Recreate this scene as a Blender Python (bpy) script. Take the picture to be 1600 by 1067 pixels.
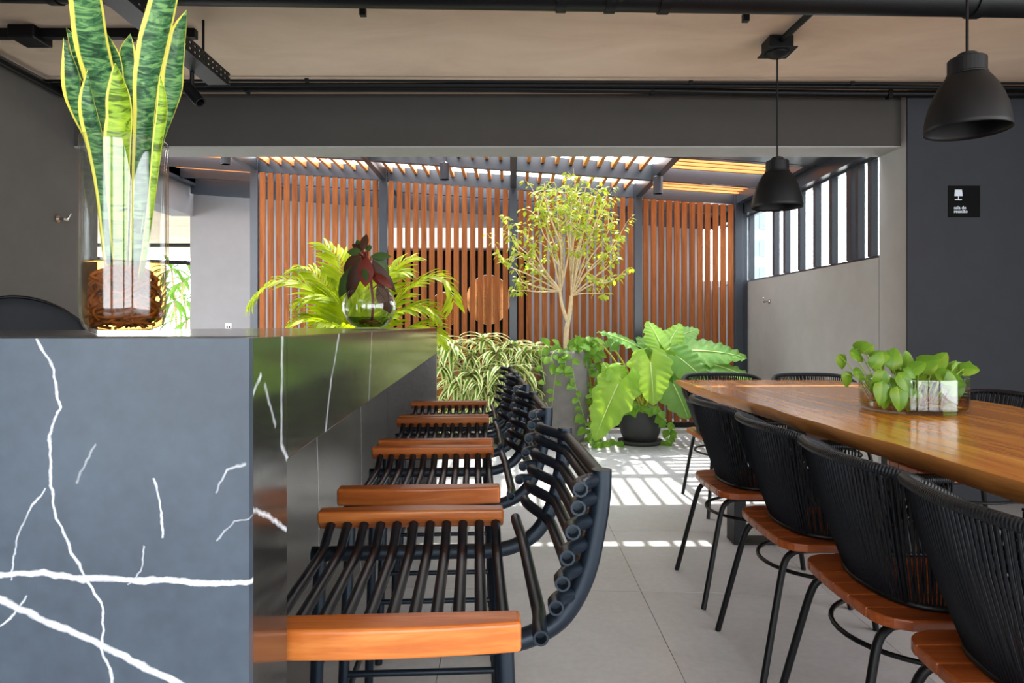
import bpy, bmesh, math, random
from mathutils import Vector, Matrix, Quaternion
random.seed(11)
R = random.random
def U(a, b): return a + (b - a) * random.random()
scene = bpy.context.scene
COL = scene.collection
for o in list(bpy.data.objects): bpy.data.objects.remove(o)

# ------------------------------------------------------------------ camera, sky, sun, exposure
F, HZ, EYE = 1050.0, 509.0, 1.10
cam_d = bpy.data.cameras.new('camera'); cam = bpy.data.objects.new('camera', cam_d); COL.objects.link(cam)
cam.location = (0, 0, EYE); cam.rotation_euler = (math.pi/2, 0, 0)
cam_d.sensor_width = 36.0; cam_d.lens = F/1600*36; cam_d.shift_y = -(533.5-HZ)/1600
cam_d.clip_start = .02; cam_d.clip_end = 300
scene.camera = cam

SKY = 5.0; SUN = 5.0; EXPO = 1.0; SUN_EL = 63.6; SUN_X = -0.04
world = bpy.data.worlds.new('sky'); scene.world = world; world.use_nodes = True
wn = world.node_tree; bgn = wn.nodes['Background']
tc = wn.nodes.new('ShaderNodeTexCoord'); sp = wn.nodes.new('ShaderNodeSeparateXYZ')
rp = wn.nodes.new('ShaderNodeValToRGB')
wn.links.new(tc.outputs['Generated'], sp.inputs[0]); wn.links.new(sp.outputs['Z'], rp.inputs[0])
rp.color_ramp.elements[0].position = 0.0; rp.color_ramp.elements[0].color = (.96, .98, 1.0, 1)
rp.color_ramp.elements[1].position = 0.9; rp.color_ramp.elements[1].color = (.86, .92, 1.0, 1)
wn.links.new(rp.outputs[0], bgn.inputs[0]); bgn.inputs[1].default_value = SKY
sd = bpy.data.lights.new('sun', 'SUN'); sun = bpy.data.objects.new('sun', sd); COL.objects.link(sun)
sd.energy = SUN; sd.color = (1.0, .95, .86); sd.angle = math.radians(.6)
el = math.radians(SUN_EL)
sdir = Vector((SUN_X, -math.cos(el), -math.sin(el)))     # travels towards the camera side and down
sun.rotation_euler = sdir.to_track_quat('-Z', 'Y').to_euler(); sun.location = (0, 12, 12)
def portal(x, y, z, sx, sz, rot):
    d = bpy.data.lights.new('window_portal', 'AREA'); o = bpy.data.objects.new('window_portal', d); COL.objects.link(o)
    d.shape = 'RECTANGLE'; d.size = sx; d.size_y = sz; d.cycles.is_portal = True
    o.location = (x, y, z); o.rotation_euler = rot
vs = scene.view_settings
scene.display_settings.display_device = 'sRGB'
vs.view_transform = 'Standard'; vs.look = 'None'; vs.exposure = EXPO; vs.gamma = 1.0; vs.use_curve_mapping = False
cy = scene.cycles
cy.max_bounces = 14; cy.diffuse_bounces = 6; cy.glossy_bounces = 5; cy.transmission_bounces = 12; cy.transparent_max_bounces = 12
cy.sample_clamp_indirect = 6.0; cy.caustics_reflective = False; cy.caustics_refractive = False
try:
    cy.use_denoising = True; cy.denoiser = 'OPENIMAGEDENOISE'
except Exception: pass

def at(px, py, d): return Vector(((px-800)*d/F, d, EYE-(py-HZ)*d/F))

# ------------------------------------------------------------------ mesh helpers
class MB:
    def __init__(s): s.v = []; s.f = []; s.sm = []; s.uv = {}; s.hasuv = False
    def add(s, vs, fs, smooth=False, uvs=None):
        b = len(s.v); s.v.extend([tuple(p) for p in vs])
        for f in fs: s.f.append(tuple(i+b for i in f)); s.sm.append(smooth)
        if uvs:
            s.hasuv = True
            for i, u in enumerate(uvs): s.uv[b+i] = u
        return s
    def box(s, x0, x1, y0, y1, z0, z1):
        return s.add([(x0,y0,z0),(x1,y0,z0),(x1,y1,z0),(x0,y1,z0),(x0,y0,z1),(x1,y0,z1),(x1,y1,z1),(x0,y1,z1)],
              [(0,3,2,1),(4,5,6,7),(0,1,5,4),(1,2,6,5),(2,3,7,6),(3,0,4,7)])
    def hexa(s, p8):   # four bottom, four top corners
        return s.add(p8, [(0,3,2,1),(4,5,6,7),(0,1,5,4),(1,2,6,5),(2,3,7,6),(3,0,4,7)])
    def prism(s, poly, z0, z1):
        n = len(poly)
        vs = [(x,y,z0) for x,y in poly] + [(x,y,z1) for x,y in poly]
        fs = [tuple(reversed(range(n))), tuple(range(n,2*n))] + [(i,(i+1)%n,n+(i+1)%n,n+i) for i in range(n)]
        return s.add(vs, fs)
    def tube(s, pts, r, n=8, cap=True, hollow=False, closed=False, smooth=True):
        pts = [Vector(p) for p in pts]; m = len(pts)
        rad = r if isinstance(r, (list, tuple)) else [r]*m
        T = []
        for i in range(m):
            if closed: t = pts[(i+1)%m]-pts[i-1]
            else: t = pts[min(i+1,m-1)]-pts[max(i-1,0)]
            T.append(t.normalized() if t.length > 1e-9 else Vector((0,0,1)))
        a = Vector((0,0,1)) if abs(T[0].z) < .9 else Vector((1,0,0))
        N = (a - T[0]*a.dot(T[0])).normalized()
        vs = []
        for i in range(m):
            N = (N - T[i]*N.dot(T[i])).normalized(); B = T[i].cross(N)
            for k in range(n):
                an = 2*math.pi*k/n
                vs.append(pts[i] + (N*math.cos(an)+B*math.sin(an))*rad[i])
        fs = []
        for i in range(m if closed else m-1):
            j = (i+1) % m
            for k in range(n):
                l = (k+1) % n
                fs.append((i*n+k, i*n+l, j*n+l, j*n+k))
        s.add(vs, fs, smooth)
        if cap and not closed:
            for e, idx in ((0, 0), (1, m-1)):
                ring = vs[idx*n:(idx+1)*n]; c = pts[idx]; t = T[idx]*(-1 if e == 0 else 1)
                if hollow:
                    r2 = [c+(p-c)*.72 for p in ring]; r3 = [p - t*rad[idx]*1.6 for p in r2]
                    b = list(ring)+r2+r3; q = []
                    for k in range(n):
                        l = (k+1)%n
                        if e == 0: q += [(k,n+k,n+l,l),(n+k,2*n+k,2*n+l,n+l)]
                        else: q += [(k,l,n+l,n+k),(n+k,n+l,2*n+l,2*n+k)]
                    q.append(tuple(range(2*n,3*n)) if e == 1 else tuple(reversed(range(2*n,3*n))))
                    s.add(b, q)
                else:
                    s.add(ring, [tuple(range(n)) if e == 1 else tuple(reversed(range(n)))])
        return s
    def lathe(s, prof, n=32, c=(0,0,0), smooth=True, close=False):
        vs = []; m = len(prof)
        for r, z in prof:
            for k in range(n):
                a = 2*math.pi*k/n; vs.append((c[0]+r*math.cos(a), c[1]+r*math.sin(a), c[2]+z))
        fs = []
        for i in range(m if close else m-1):
            j = (i+1)%m
            for k in range(n):
                l = (k+1)%n; fs.append((i*n+k, i*n+l, j*n+l, j*n+k))
        s.add(vs, fs, smooth)
        if not close:
            if prof[0][0] > 1e-5: s.f.append(tuple(reversed([len(s.v)-m*n+k for k in range(n)]))); s.sm.append(False)
            if prof[-1][0] > 1e-5: s.f.append(tuple([len(s.v)-n+k for k in range(n)])); s.sm.append(False)
        return s
    def xf(s, M):
        s.v = [tuple(M @ Vector(p)) for p in s.v]; return s
    def shift(s, d):
        d = Vector(d); s.v = [tuple(Vector(p)+d) for p in s.v]; return s
    def mesh(s, name, mat):
        me = bpy.data.meshes.new(name); me.from_pydata(s.v, [], s.f)
        me.polygons.foreach_set('use_smooth', s.sm)
        if s.hasuv:
            ul = me.uv_layers.new(name='UVMap')
            for l in me.loops:
                ul.data[l.index].uv = s.uv.get(l.vertex_index, (0,0))
        me.update()
        if mat: me.materials.append(mat)
        return me
    def build(s, name, mat, parent=None, bevel=0, seg=2, world=False, loc=None):
        if world and parent is not None: s.shift(-parent_loc(parent))
        o = bpy.data.objects.new(name, s.mesh(name, mat)); COL.objects.link(o)
        if parent is not None: o.parent = parent
        if loc is not None: o.location = loc
        if bevel:
            b = o.modifiers.new('bevel', 'BEVEL'); b.width = bevel; b.segments = seg; b.limit_method = 'ANGLE'; b.angle_limit = math.radians(40)
        return o
def parent_loc(p):
    v = Vector(p.location)
    while p.parent is not None: p = p.parent; v += Vector(p.location)
    return v
def thing(name, label, cat, loc=(0,0,0), rz=0, group=None):
    o = bpy.data.objects.new(name, None); COL.objects.link(o); o.empty_display_size = .05
    o.location = loc; o.rotation_euler = (0,0,rz); o['label'] = label; o['category'] = cat
    if group: o['group'] = group
    return o
def tag(o, label, cat, group=None):
    o['label'] = label; o['category'] = cat
    if group: o['group'] = group
    return o
def struct(o): o['kind'] = 'structure'; return o
def stuff(o): o['kind'] = 'stuff'; return o
def inst(name, me, parent, loc=(0,0,0), rot=(0,0,0), scale=None, bevel=0):
    o = bpy.data.objects.new(name, me); COL.objects.link(o); o.parent = parent; o.location = loc; o.rotation_euler = rot
    if scale: o.scale = scale
    if bevel:
        b = o.modifiers.new('bevel', 'BEVEL'); b.width = bevel; b.segments = 2; b.limit_method = 'ANGLE'
    return o
def dup(root, loc, rz=0, label=None):
    r = root.copy(); COL.objects.link(r); r.location = loc; r.rotation_euler = (0,0,rz)
    if label: r['label'] = label
    for ch in list(root.children):
        c = ch.copy(); COL.objects.link(c); c.parent = r
        for g in list(ch.children):
            d = g.copy(); COL.objects.link(d); d.parent = c
    return r
def cat_rom(pts, k=6, closed=False):
    pts = [Vector(p) for p in pts]; n = len(pts); out = []
    rng = n if closed else n-1
    for i in range(rng):
        if closed: p0,p1,p2,p3 = pts[i-1],pts[i],pts[(i+1)%n],pts[(i+2)%n]
        else: p0,p1,p2,p3 = pts[max(i-1,0)],pts[i],pts[i+1],pts[min(i+2,n-1)]
        for j in range(k):
            t = j/k
            out.append(.5*((2*p1)+(-p0+p2)*t+(2*p0-5*p1+4*p2-p3)*t*t+(-p0+3*p1-3*p2+p3)*t**3))
    if not closed: out.append(pts[-1])
    return out
def smst(x): x = max(0, min(1, x)); return x*x*(3-2*x)

# ------------------------------------------------------------------ material helpers
class G:
    def __init__(s, name):
        s.m = bpy.data.materials.new(name); s.m.use_nodes = True; s.t = s.m.node_tree
        s.b = s.t.nodes['Principled BSDF']; s.o = s.t.nodes['Material Output']
    def n(s, t, **k):
        x = s.t.nodes.new(t)
        for a, v in k.items(): setattr(x, a, v)
        return x
    def l(s, a, b): s.t.links.new(a, b)
    def set(s, **k):
        for a, v in k.items():
            i = s.b.inputs[a.replace('_', ' ')]
            i.default_value = tuple(v)+(1,) if isinstance(v, (tuple, list)) and len(v) == 3 else v
        return s
    def math(s, op, a, b=None, clamp=False):
        x = s.n('ShaderNodeMath', operation=op); x.use_clamp = clamp
        for i, q in enumerate((a, b)):
            if q is None: continue
            if isinstance(q, (int, float)): x.inputs[i].default_value = q
            else: s.l(q, x.inputs[i])
        return x.outputs[0]
    def vm(s, op, a, b=None):
        x = s.n('ShaderNodeVectorMath', operation=op)
        for i, q in enumerate((a, b)):
            if q is None: continue
            if isinstance(q, (tuple, list)): x.inputs[i].default_value = q
            elif isinstance(q, (int, float)): x.inputs[i].default_value = (q,q,q)
            else: s.l(q, x.inputs[i])
        return x
    def noise(s, vec, scale, detail=4, rough=.55, dist=0):
        x = s.n('ShaderNodeTexNoise'); x.inputs['Scale'].default_value = scale; x.inputs['Detail'].default_value = detail
        x.inputs['Roughness'].default_value = rough; x.inputs['Distortion'].default_value = dist
        if vec is not None: s.l(vec, x.inputs['Vector'])
        return x.outputs['Fac']
    def ramp(s, fac, stops):
        x = s.n('ShaderNodeValToRGB'); e = x.color_ramp.elements
        while len(e) > 1: e.remove(e[-1])
        e[0].position = stops[0][0]; e[0].color = tuple(stops[0][1])+(1,)
        for p, c in stops[1:]:
            q = e.new(p); q.color = tuple(c)+(1,)
        s.l(fac, x.inputs[0]); return x.outputs[0]
    def mix(s, fac, a, b, bt='MIX'):
        x = s.n('ShaderNodeMix', data_type='RGBA', blend_type=bt)
        for i, q in ((0, fac), (6, a), (7, b)):
            if isinstance(q, (int, float)): x.inputs[i].default_value = q
            elif isinstance(q, (tuple, list)): x.inputs[i].default_value = tuple(q)+(1,)
            else: s.l(q, x.inputs[i])
        return x.outputs[2]
    def obj(s, scale=(1,1,1), rnd=0):
        c = s.n('ShaderNodeTexCoord').outputs['Object']
        if rnd:
            oi = s.n('ShaderNodeObjectInfo'); cx = s.n('ShaderNodeCombineXYZ')
            r = s.math('MULTIPLY', oi.outputs['Random'], rnd)
            for i in range(3): s.l(r, cx.inputs[i])
            c = s.vm('ADD', c, cx.outputs[0]).outputs[0]
        return s.vm('MULTIPLY', c, scale).outputs[0]
    def bump(s, h, strength=.2, dist=.01):
        x = s.n('ShaderNodeBump'); x.inputs['Strength'].default_value = strength; x.inputs['Distance'].default_value = dist
        s.l(h, x.inputs['Height']); s.l(x.outputs[0], s.b.inputs['Normal'])
    def col(s, c): s.l(c, s.b.inputs['Base Color']); return s
def hexc(h):
    h = h.lstrip('#'); r = [int(h[i:i+2], 16)/255 for i in (0,2,4)]
    return tuple(c/12.92 if c <= .04045 else ((c+.055)/1.055)**2.4 for c in r)
def dim(c, k): return tuple(x*k for x in c)

def plain(name, c, rough=.5, metal=0, var=.12, sc=6, bump=0, bsc=60, spec=.5):
    g = G(name); g.set(Roughness=rough, Metallic=metal, Specular_IOR_Level=spec)
    v = g.obj()
    n = g.noise(v, sc, 5)
    g.col(g.ramp(n, [(.3, dim(c, 1-var)), (.7, dim(c, 1+var))]))
    if bump: g.bump(g.noise(v, bsc, 4), bump, .004)
    return g.m
def wood(name, dark, mid, light, axis='z', sc=1.0, rough=.4, rnd=40, coat=0, bump=.08, varr=.25, spec=.5):
    g = G(name); g.set(Roughness=rough, Coat_Weight=coat, Coat_Roughness=.12, Specular_IOR_Level=spec)
    k = {'x': (1.2,16,16), 'y': (16,1.2,16), 'z': (16,16,1.2)}[axis]
    v = g.obj(tuple(a*sc for a in k), rnd)
    n = g.noise(v, 1.6, 6, .6, .8)
    n2 = g.noise(g.obj(tuple(a*sc*6 for a in k), rnd), 2.0, 3)
    f = g.math('ADD', g.math('MULTIPLY', n, .8), g.math('MULTIPLY', n2, .2))
    c = g.ramp(f, [(.28, dark), (.5, mid), (.72, light)])
    oi = g.n('ShaderNodeObjectInfo')
    br = g.math('ADD', g.math('MULTIPLY', oi.outputs['Random'], varr), 1-varr*.5)
    hs = g.n('ShaderNodeHueSaturation'); g.l(c, hs.inputs['Color']); g.l(br, hs.inputs['Value'])
    g.col(hs.outputs[0]); g.bump(f, bump, .003)
    return g.m
def leafmat(name, c1, c2, c3=None, rough=.35, trans=.4, glow=None, sc=14):
    g = G(name); g.set(Roughness=rough, Specular_IOR_Level=.22)
    oi = g.n('ShaderNodeObjectInfo')
    geo = g.n('ShaderNodeNewGeometry')
    n = g.noise(g.obj((1,1,1), 20), sc, 3)
    f = g.math('ADD', g.math('MULTIPLY', n, .7), g.math('MULTIPLY', geo.outputs['Random Per Island'], .5), True)
    c = g.ramp(f, [(.2, c1), (.55, c2), (.9, c3 or c2)])
    g.col(c)
    tr = g.n('ShaderNodeBsdfTranslucent'); ms = g.n('ShaderNodeMixShader'); ms.inputs[0].default_value = trans
    gl = g.mix(.65, c, glow or c2)
    g.l(gl, tr.inputs['Color']); g.l(g.b.outputs[0], ms.inputs[1]); g.l(tr.outputs[0], ms.inputs[2])
    g.l(ms.outputs[0], g.o.inputs['Surface']); return g.m
def stripeleaf(name, green, green2, margin, edge=.55, trans=.4, band=False, rough=.35, soft=.08):
    g = G(name); g.set(Roughness=rough, Specular_IOR_Level=.22)
    uv = g.n('ShaderNodeUVMap').outputs[0]; sx = g.n('ShaderNodeSeparateXYZ'); g.l(uv, sx.inputs[0])
    a = g.math('ABSOLUTE', g.math('SUBTRACT', g.math('MULTIPLY', sx.outputs[0], 2), 1))
    if band:
        v = g.vm('MULTIPLY', g.n('ShaderNodeTexCoord').outputs['Object'], (9, 9, 34)).outputs[0]
        n = g.noise(v, 3.2, 4, .6, 1.3)
        gc = g.ramp(n, [(.36, dim(green2, .35)), (.47, green2), (.62, green)])
    else:
        n = g.noise(g.obj((1,1,1)), 20, 2); gc = g.ramp(n, [(.3, green2), (.7, green)])
    w = g.math('ADD', a, g.math('MULTIPLY', g.math('SUBTRACT', g.noise(g.obj(), 30, 2), .5), .12))
    fac = g.ramp(w, [(edge-soft, (0,0,0)), (edge+soft, (1,1,1))])
    c = g.mix(fac, gc, margin); g.col(c)
    tr = g.n('ShaderNodeBsdfTranslucent'); ms = g.n('ShaderNodeMixShader'); ms.inputs[0].default_value = trans
    g.l(c, tr.inputs['Color']); g.l(g.b.outputs[0], ms.inputs[1]); g.l(tr.outputs[0], ms.inputs[2])
    g.l(ms.outputs[0], g.o.inputs['Surface']); return g.m
def glass(name, c=(1,1,1), rough=.0, ior=1.45):
    # thin clear wall: straight-through transmission plus a Fresnel reflection
    g = G(name); tr = g.n('ShaderNodeBsdfTransparent'); gl = g.n('ShaderNodeBsdfGlossy'); fr = g.n('ShaderNodeLayerWeight'); ms = g.n('ShaderNodeMixShader')
    tr.inputs['Color'].default_value = tuple(c)+(1,); gl.inputs['Roughness'].default_value = rough; fr.inputs['Blend'].default_value = .5
    k = g.math('ADD', g.math('MULTIPLY', g.math('POWER', fr.outputs['Facing'], 4.0), .75), (ior-1)**2/(ior+1)**2*1.3)
    g.l(k, ms.inputs[0]); g.l(tr.outputs[0], ms.inputs[1]); g.l(gl.outputs[0], ms.inputs[2]); g.l(ms.outputs[0], g.o.inputs['Surface'])
    g.t.nodes.remove(g.b); return g.m
def deep(h): return dim(hexc(h), .72)
def marble(name, segs, base1, base2, rough=.25, plane='xz', faint=1.0):
    """dark stone; segs = [(pts, half width, strength)] of the veins this slab shows, in slab coordinates"""
    g = G(name); g.set(Roughness=rough, Specular_IOR_Level=.5)
    P = g.n('ShaderNodeTexCoord').outputs['Object']
    blot = g.noise(P, 3.0, 6, .6)
    fine = g.noise(P, 60, 3)
    base = g.ramp(g.math('ADD', g.math('MULTIPLY', blot, .75), g.math('MULTIPLY', fine, .25)), [(.3, base1), (.7, base2)])
    nx = g.n('ShaderNodeTexNoise'); nx.inputs['Scale'].default_value = 14; nx.inputs['Detail'].default_value = 5; g.l(P, nx.inputs['Vector'])
    wob = g.vm('MULTIPLY', g.vm('SUBTRACT', nx.outputs['Color'], (.5,.5,.5)).outputs[0], (.014,.014,.014)).outputs[0]
    nz = g.n('ShaderNodeTexNoise'); nz.inputs['Scale'].default_value = 75; nz.inputs['Detail'].default_value = 4; g.l(P, nz.inputs['Vector'])
    wob = g.vm('ADD', wob, g.vm('MULTIPLY', g.vm('SUBTRACT', nz.outputs['Color'], (.5,.5,.5)).outputs[0], (.0065,.0065,.0065)).outputs[0]).outputs[0]
    Q = g.vm('ADD', P, wob).outputs[0]
    Q = g.vm('MULTIPLY', Q, (1,0,1) if plane == 'xz' else (0,1,1)).outputs[0]
    tot = None
    def seg(a, b, w, st):
        A = (a[0],0,a[1]) if plane == 'xz' else (0,a[0],a[1]); B = (b[0],0,b[1]) if plane == 'xz' else (0,b[0],b[1])
        ab = tuple(B[i]-A[i] for i in range(3)); L2 = sum(x*x for x in ab)
        pa = g.vm('SUBTRACT', Q, A).outputs[0]
        h = g.math('MULTIPLY', g.vm('DOT_PRODUCT', pa, ab).outputs['Value'], 1/L2, True)
        x = g.n('ShaderNodeVectorMath', operation='SCALE'); x.inputs[0].default_value = ab; g.l(h, x.inputs['Scale'])
        d = g.vm('LENGTH', g.vm('SUBTRACT', pa, x.outputs[0]).outputs[0]).outputs['Value']
        return g.math('MULTIPLY', g.math('SUBTRACT', 1, g.math('DIVIDE', d, w), True), st)
    for pts, w, st in segs:
        for i in range(len(pts)-1):
            v = seg(pts[i], pts[i+1], w, st); tot = v if tot is None else g.math('MAXIMUM', tot, v)
    # faint hairline veins
    vo = g.n('ShaderNodeTexVoronoi', feature='DISTANCE_TO_EDGE'); vo.inputs['Scale'].default_value = 3.1
    nx2 = g.n('ShaderNodeTexNoise'); nx2.inputs['Scale'].default_value = 5; nx2.inputs['Detail'].default_value = 6; g.l(P, nx2.inputs['Vector'])
    V = g.vm('ADD', P, g.vm('MULTIPLY', nx2.outputs['Color'], (.12,.12,.12)).outputs[0]).outputs[0]; g.l(V, vo.inputs['Vector'])
    hair = g.ramp(vo.outputs['Distance'], [(0, (1,1,1)), (.010, (0,0,0))])
    msk = g.ramp(g.noise(P, 4.5, 3), [(.60, (0,0,0)), (.72, (1,1,1))])
    hv = g.math('MULTIPLY', g.math('MULTIPLY', hair, msk), .22*faint)
    if tot is not None:
        tot = g.math('MULTIPLY', tot, g.math('ADD', g.math('MULTIPLY', g.noise(P, 55, 4), 1.6), .15), True)
        tot = g.math('MULTIPLY', tot, 1.3, True); hv = g.math('MAXIMUM', tot, hv)
    g.col(g.mix(hv, base, hexc('#dfe6ee')))
    g.l(g.math('ADD', g.math('MULTIPLY', fine, .1), rough-.05), g.b.inputs['Roughness'])
    return g.m

# ------------------------------------------------------------------ materials
M = {}
M['concrete'] = (lambda g: (g.set(Roughness=.85),
    g.col(g.ramp(g.noise(g.obj((.8,1.8,1)), 1.6, 8, .62, .6), [(.25, hexc('#c0aa94')), (.5, hexc('#d0bba5')), (.75, hexc('#dac7b2'))])),
    g.bump(g.noise(g.obj(), 25, 6), .15, .004)) and g.m)(G('ceiling_concrete'))
M['wall_dark'] = plain('dark_grey_plaster', hexc('#504d4a'), .85, var=.06, bump=.12, bsc=90)
M['beam'] = plain('charcoal_plaster', hexc('#363431'), .9, var=.05, bump=.1, bsc=90)
M['grey'] = plain('grey_plaster', hexc('#8f8f8d'), .85, var=.05, bump=.12, bsc=90)
M['lightgrey'] = plain('light_grey_plaster', hexc('#7c7c7e'), .85, var=.04, bump=.1, bsc=90)
M['blue'] = plain('slate_blue_plaster', hexc('#323439'), .9, var=.05, spec=.2, bump=.1, bsc=90)
M['steel'] = plain('graphite_steel', hexc('#2e343c'), .33, var=.05, spec=.4)
M['black'] = plain('black_metal', hexc('#090a0c'), .45, var=.1, spec=.2)
M['tube'] = plain('charcoal_powder_coat', hexc('#0b121b'), .38, var=.08, spec=.35, bump=.03, bsc=300)
M['tube'].node_tree.nodes['Principled BSDF'].inputs['Specular Tint'].default_value = (.72, .86, 1, 1)
M['pendant'] = plain('matt_black_shade', hexc('#0d0e10'), .5, var=.1, spec=.22)
M['chrome'] = plain('chrome', hexc('#c8c8c6'), .15, 1.0)
M['white'] = plain('white_plastic', hexc('#e4e4e0'), .4)
M['cream'] = plain('cream_render', hexc('#eee6da'), .8, var=.04)
M['grout'] = plain('grout', hexc('#77766f'), .9)
M['kerb'] = plain('kerb_concrete', hexc('#a5a19a'), .8, bump=.2)
M['pot_grey'] = plain('grey_fibre_cement', hexc('#6f6c69'), .75, var=.14, sc=9, bump=.15, bsc=50)
M['pot_black'] = plain('black_planter', hexc('#2e2e2f'), .65, var=.12, bump=.1)
M['soil'] = plain('soil', hexc('#2d2119'), .95, var=.4, sc=40, bump=.6)
M['darkvoid'] = plain('dark_panel', hexc('#040405'), .6, spec=.08)
M['mirror'] = plain('mirror_glass', hexc('#a8764c'), .12, 1.0, var=.03)  # brown of the reflected slats is put into the mirror tint
M['navy'] = plain('navy_upholstery', hexc('#10161d'), .8, var=.1, bump=.15, bsc=500)
M['slat'] = wood('cumaru_slats', hexc('#593117'), hexc('#794522'), hexc('#8e572e'), 'z', 1.0, .6, spec=.12)
M['roofslat'] = wood('pergola_wood', hexc('#9a5a28'), hexc('#c77c3c'), hexc('#dc9450'), 'y', 1.0, .5)
M['roofslat_x'] = wood('pergola_wood_cross', hexc('#a8642c'), hexc('#d08844'), hexc('#e6a25c'), 'x', 1.0, .5)
M['plank'] = wood('stool_plank_wood', hexc('#7a3c16'), hexc('#a45a26'), hexc('#c07a3e'), 'x', 1.3, .34, coat=.1, spec=.3)
M['seatwood'] = wood('chair_seat_wood', hexc('#6a3014'), hexc('#8c461e'), hexc('#a65c2c'), 'x', 1.4, .32, coat=.08, spec=.3)
M['glass'] = glass('clear_glass', (.955,.97,.965))
M['water'] = glass('amber_water', (.74,.56,.30), 0, 1.2)
M['water2'] = glass('dark_water', (.50,.58,.42), 0, 1.2)
M['water3'] = glass('brown_water', (.80,.58,.32), 0, 1.2)
def tile_mat():
    g = G('porcelain_tile'); g.set(Specular_IOR_Level=.45)
    oi = g.n('ShaderNodeObjectInfo')
    v = g.obj((1,1,1), 30)
    n = g.math('ADD', g.math('MULTIPLY', g.noise(v, 2.5, 7, .62), .7), g.math('MULTIPLY', g.noise(v, 40, 4), .3))
    c = g.ramp(n, [(.3, hexc('#a3a4a5')), (.5, hexc('#b0b1b2')), (.7, hexc('#bcbdbe'))])
    hs = g.n('ShaderNodeHueSaturation'); g.l(c, hs.inputs['Color'])
    g.l(g.math('ADD', g.math('MULTIPLY', oi.outputs['Random'], .06), .97), hs.inputs['Value'])
    g.col(hs.outputs[0]); g.l(g.math('ADD', g.math('MULTIPLY', n, .2), .3), g.b.inputs['Roughness'])
    g.bump(n, .05, .002); return g.m
M['tile'] = tile_mat()
def table_mat():
    g = G('live_edge_wood'); g.set(Roughness=.22, Coat_Weight=.35, Coat_Roughness=.1)
    v = g.obj()
    nz = g.n('ShaderNodeTexNoise'); nz.inputs['Scale'].default_value = 1.1; nz.inputs['Detail'].default_value = 3
    g.l(g.vm('MULTIPLY', v, (1.5,.35,1)).outputs[0], nz.inputs['Vector'])
    w = g.vm('ADD', v, g.vm('MULTIPLY', nz.outputs['Color'], (.22,0,0)).outputs[0]).outputs[0]
    a = g.noise(g.vm('MULTIPLY', w, (11,.5,11)).outputs[0], 1.5, 6, .6)
    b = g.noise(g.vm('MULTIPLY', w, (120,4,120)).outputs[0], 1.2, 3)
    f = g.math('ADD', g.math('MULTIPLY', a, .72), g.math('MULTIPLY', b, .28))
    g.col(g.ramp(f, [(.3, hexc('#a4601e')), (.47, hexc('#cf8430')), (.6, hexc('#e09a3e')), (.75, hexc('#ebb058'))]))
    g.l(g.math('ADD', g.math('MULTIPLY', f, .15), .17), g.b.inputs['Roughness'])
    g.bump(f, .05, .002); return g.m
M['table'] = table_mat()
M['bark'] = wood('live_edge_bark', hexc('#845224'), hexc('#ba7c3c'), hexc('#d49c58'), 'y', .5, .55, bump=.9)

# ------------------------------------------------------------------ the setting: floor, ceiling, walls
CEIL = 2.555; XL = -2.75; XR = 4.2; YR = -3.2
def zl(x): return 2.707 - .0694*(x+2.667)          # underside of the sloping pergola beams
floor = thing('floor', 'pale grey porcelain tiled floor', 'floor'); del floor['category']; struct(floor)
MB().box(-9, 6.0, YR-1, 16, -.08, -.012).build('screed', M['grout'], floor)
def shear(x, y): return (x + 0*y, y - .04*(x-.5))     # the cross joints run a little off square
g_ = .0022
def tile_mesh(w, d, nm):
    p = [(g_/2, g_/2), (w-g_/2, g_/2), (w-g_/2, d-g_/2), (g_/2, d-g_/2)]
    return MB().prism([(x, y-.04*x) for x, y in p], -.012, 0).mesh(nm, M['tile'])
tw, td = .77, .826; tme = tile_mesh(tw, td, 'tile')
for i in range(-5, 5):
    for j in range(-7, 2):
        x = .535+i*tw; y = 2.783+j*td; 
        if x+tw < XL or x > XR: continue
        inst('tile', tme, floor, (x, y-.04*(x-.535)-.0, 0))
ow, od = .77, .44; ome = tile_mesh(ow, od, 'terrace_tile')
for i in range(-6, 4):
    for j in range(0, 8):
        x = .535+i*ow; y = 2.783+2*td+.002+j*od
        if x > 2.42 or x+ow < -4.2: continue
        inst('terrace_tile', ome, floor, (x, y-.04*(x-.535), 0))

struct(MB().box(XL, XR, YR, 4.46, CEIL, CEIL+.2).build('ceiling', M['concrete']))
struct(MB().box(XL-.2, XL, YR, 4.46, 0, CEIL+.2).build('wall_left', M['wall_dark']))
struct(MB().box(XR, XR+.2, 1.6, 4.52, 0, CEIL+.2).box(XR, XR+.2, YR, 1.6, 2.45, CEIL+.2).box(XR, XR+.2, YR, 1.6, 0, .1).box(XR, XR+.2, YR-.2, YR+.2, .1, 2.45).build('wall_side', M['wall_dark']))  # unseen opening beside the camera added to let in more daylight
portal(XR+.1, -.7, 1.27, 4.6, 2.3, (math.pi/2, 0, math.pi/2))
wr = MB()      # the wall behind the camera, glazed almost edge to edge
wins = [(-2.65,-.95), (-.6,1.6), (1.75,4.1)]
xs = [XL] + [v for w in wins for v in w] + [XR]
for k in range(0, len(xs), 2): wr.box(xs[k], xs[k+1], YR-.2, YR, 0, CEIL)
for a, b in wins: wr.box(a, b, YR-.2, YR, 0, .06); wr.box(a, b, YR-.2, YR, 2.5, CEIL)
struct(wr.build('wall_rear', M['lightgrey']))
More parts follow.
